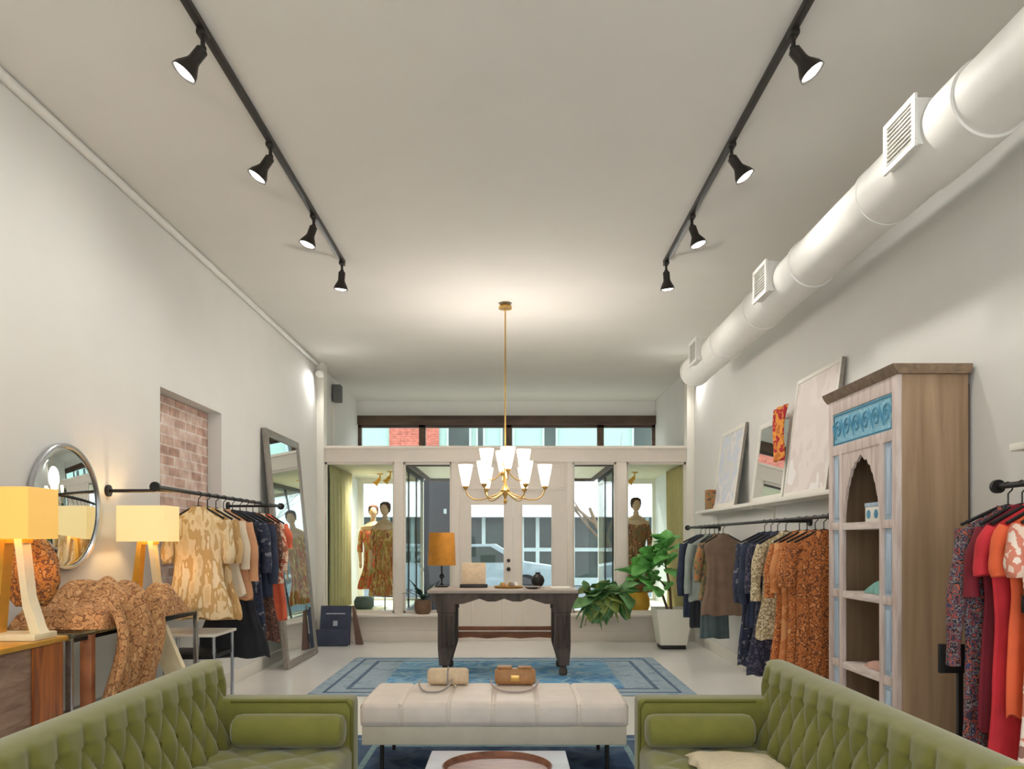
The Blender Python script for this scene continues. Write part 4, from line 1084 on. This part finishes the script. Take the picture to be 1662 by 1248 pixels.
# ------------------------------------------------------------------ plants
def leaf(b, p, d, L, W, droop, roll=0, fold=.15):
    d = d.normalized(); side = d.cross(Vector((0, 0, 1)))
    if side.length < .05: side = Vector((1, 0, 0))
    side.normalize(); side = Matrix.Rotation(roll, 3, d) @ side; up = side.cross(d)
    n_ = 8; vs = []
    for i in range(n_+1):
        u = i/n_; wd = W*math.sin(PI*min(1, u*.94+.03))**.7*(.7+.5*u if u < .6 else 1.0-(u-.6)*.2)
        ce = p+d*L*u-Vector((0, 0, 1))*droop*u*u
        wob = .06*W*math.sin(u*14)
        vs += [ce-side*wd+up*(fold*wd+wob), ce, ce+side*wd+up*(fold*wd-wob)]
    fs = []
    for i in range(n_): fs += [(i*3, i*3+1, i*3+4, i*3+3), (i*3+1, i*3+2, i*3+5, i*3+4)]
    b.add(vs, fs)
t = thing('potted_fig', 'large-leaved green plant in a tapered white pot by the right pilaster', 'potted plant', (2.12, 10.62, 0))
B().box(-.16, .16, -.16, .16, 0.002, .055, .004).build('pot_base', 'black_metal', t)
pb = B(); 
def sq(r, z): return [(-r, -r, z), (r, -r, z), (r, r, z), (-r, r, z)]
pb.add(sq(.17, .055)+sq(.235, .53)+sq(.215, .53)+sq(.20, .47), [(3, 2, 1, 0), (0, 1, 5, 4), (1, 2, 6, 5), (2, 3, 7, 6), (3, 0, 4, 7), (4, 5, 9, 8), (5, 6, 10, 9), (6, 7, 11, 10), (7, 4, 8, 11), (8, 9, 13, 12), (9, 10, 14, 13), (10, 11, 15, 14), (11, 8, 12, 15), (12, 13, 14, 15)]).build('pot', 'pot_cream', t, angle=20)
B().box(-.195, .195, -.195, .195, .44, .485).build('soil', 'soil', t)
b = B().tube([(0, 0, .48), (-.02, 0, .8), (-.08, -.02, 1.1), (-.06, 0, 1.4)], [.02, .017, .013, .008], 8)
b.tube([(-.04, 0, .48), (-.15, -.1, .75), (-.4, -.2, .86), (-.7, -.25, .82), (-.9, -.28, .72)], [.018, .016, .014, .011, .007], 8)
b.tube([(-.02, 0, .75), (-.2, -.02, .95), (-.35, -.05, 1.12)], [.012, .010, .006], 8)
b.build('stem', 'bark', t)
rg = random.Random(11)
b = B()
for i in range(60):
    u = rg.random(); base = Vector((-.08-.42*rg.random()*(u < .7), -.05, .74+.68*u))
    d = Vector((rg.uniform(-1, .55), rg.uniform(-1, .6), rg.uniform(-.2, .9)))
    leaf(b, base, d, rg.uniform(.22, .34), rg.uniform(.075, .115), rg.uniform(.03, .14), rg.uniform(-.5, .5))
b.build('upper_foliage', 'leaf_bright', t, solid=.002)
b1, b2 = B(), B()
for i in range(58):
    u = rg.random(); base = Vector((-.66-.5*u, -.25+.1*rg.uniform(-1, 1), .80-.12*u))
    d = Vector((rg.uniform(-1, .8), rg.uniform(-1, .5), rg.uniform(-1, .75)))
    leaf(b1 if i % 3 else b2, base, d, rg.uniform(.24, .36), rg.uniform(.10, .145), rg.uniform(.05, .16), rg.uniform(-.6, .6))
b1.build('lower_foliage', 'leaf_dark', t, solid=.002); b2.build('lower_foliage', 'leaf_olive', t, solid=.002)
# potted orchid on sill
t = thing('strappy_houseplant', 'dark-leaved plant in a brown pot on the sill left of the table', 'potted plant', (-1.24, YP-.1, .3955))
B().lathe([(.09, 0), (.12, .05), (.125, .14), (.115, .2), (.10, .2), (.10, .17), (.001, .17)], n=28).build('pot', 'pot_brown', t)
B().lathe([(.095, .171), (.06, .19), (.001, .195)], n=20).build('moss', 'leaf_olive', t)
b = B(); rg = random.Random(5)
for i in range(8):
    d = Vector((-1.0+i*.27, rg.uniform(-.55, -.2), rg.uniform(.5, 1.2)))
    leaf(b, Vector((0, 0, .19)), d, rg.uniform(.34, .46), .05, rg.uniform(.08, .22), 0, .15)
b.build('foliage', 'leaf_teal', t, solid=.002)
B().tube([(0, 0, .19), (.05, -.02, .45), (0, -.03, .65), (-.12, -.04, .72)], .004, 6).build('flower_stem', 'leaf_teal', t)

# ------------------------------------------------------------------ mannequins in the bays
P('dress_multi', [c(206, 130, 76), c(168, 168, 108), c(220, 104, 72), c(150, 104, 78), c(214, 164, 100)], 12, 'noise', stretch=(1, 1, .4))
P('dress_gold', [c(222, 178, 104), c(196, 110, 70), c(184, 146, 76), c(226, 190, 120), c(170, 108, 76)], 12, 'noise', stretch=(1, 1, .4))
P('dress_brown', [c(150, 106, 74), c(118, 108, 76), c(180, 112, 76), c(104, 74, 60), c(196, 156, 108)], 14, 'noise')
def mannequin(label, x, y, z, mat, rz=0, sleeve=.35, L=1.15, head=True, sc=1.0):
    t = thing('mannequin', label, 'mannequin', (x, y, z), rz, group='mannequins in the window displays')
    H = 1.62*sc
    B().lathe([(.15, 0), (.15, .012), (.02, .02)], n=28).cyl((0, 0, .015), (0, 0, H-.55), .012).build('stand', 'chrome', t)
    b = B().lathe([(.05, -.72), (.12, -.6), (.155, -.5), (.14, -.4), (.115, -.3), (.13, -.2), (.155, -.1), (.16, -.04), (.10, .01), (.045, .04), (.04, .1)], cz=0, n=24, mat=Matrix.Translation((0, 0, H-.28)) @ Matrix.Diagonal((1, .62, 1, 1)))
    b.ball((0, .0, H-.08), .068, .082, .105)
    for sg in (-1, 1):
        b.tube([(sg*.15, 0, H-.33), (sg*.2, .01, H-.5), (sg*.22, 0, H-.68), (sg*.2, -.06, H-.9)], [.045, .038, .032, .022], 10)
        b.ball((sg*.2, -.065, H-.95), .022, .03, .055)
    b.build('body', 'skin', t)
    g = garment_mesh(L, .19, 1.35, .10, sleeve, 7, int(x*10)+3, .75)
    for v in g.v: v.z += H-.20
    g.build('dress', mat, t, angle=80)
    b = B().lathe([(.001, .03), (.04, .028), (.075, 0), (.082, -.06), (.07, -.12), (.05, -.13)], n=20, cz=H-.0, caps=False, mat=Matrix.Translation((0, .018, 0)))
    b.build('hair', 'brown_fur', t, solid=.006)
    return t
mannequin('mannequin in orange and green patterned dress, left one of the pair in the left window', -2.25, 13.05, .3605, 'dress_multi', .1, L=1.05)
mannequin('mannequin in gold and brown dress, right one of the pair in the left window', -1.91, 12.1, .3605, 'dress_gold', -.15, L=1.1)
mannequin('mannequin in brown patterned dress in the right window display', 1.93, 12.4, .3605, 'dress_brown', .1, L=1.15, sc=1.05)
# stools / props in bays
for x, y, lb in ((-2.3, 12.5, 'dark round ottoman at the feet of the left window mannequins'),):
    t = thing('round_pouf', lb, 'pouf', (x, y, .3605)); B().lathe([(.12, 0), (.15, .04), (.155, .12), (.12, .19), (.001, .2)], n=28).build('pouf_body', 'slate_cloth', t)
for i, (x, y) in enumerate(((-2.18, 13.3), (-1.95, 12.9), (2.0, 13.0))):
    t = thing('display_spotlight', ['bronze display spotlight on the left window ceiling, far one', 'bronze display spotlight on the left window ceiling, near one', 'bronze display spotlight on the right window ceiling'][i], 'spotlight', (x, y, 2.54), group='spotlights in the window displays')
    B().cyl((0, 0, 0), (0, 0, -.08), .012).box(-.05, .05, -.02, .02, -.015, 0, .003).build('mount', 'gold_lamp', t)
    mm = Matrix.Translation((0, 0, -.08)) @ Matrix.Rotation(math.radians(40), 4, 'Y')
    B().lathe([(.02, 0), (.03, -.02), (.035, -.09), (.055, -.13), (.05, -.13), (.02, -.11)], n=20, mat=mm).build('lamp_head', 'gold_lamp', t)
    ld = bpy.data.lights.new('display_light', 'SPOT'); ld.energy = 60; ld.color = (1, .92, .75); ld.spot_size = math.radians(150); ld.spot_blend = 1; ld.shadow_soft_size = .04
    lo = bpy.data.objects.new('display_light', ld); COL.objects.link(lo); lo.parent = t; lo.location = mm @ Vector((0, 0, -.15)); lo.rotation_euler = (0, math.radians(30), 0)
t = thing('amber_basket', 'amber woven basket on the right window display platform', 'basket', (1.86, 11.85, .3605))
B().lathe([(.14, 0), (.19, .1), (.18, .22), (.15, .3), (.14, .3), (.15, .22), (.15, .05), (.001, .04)], n=30).build('basket_body', 'gold_lamp', t)
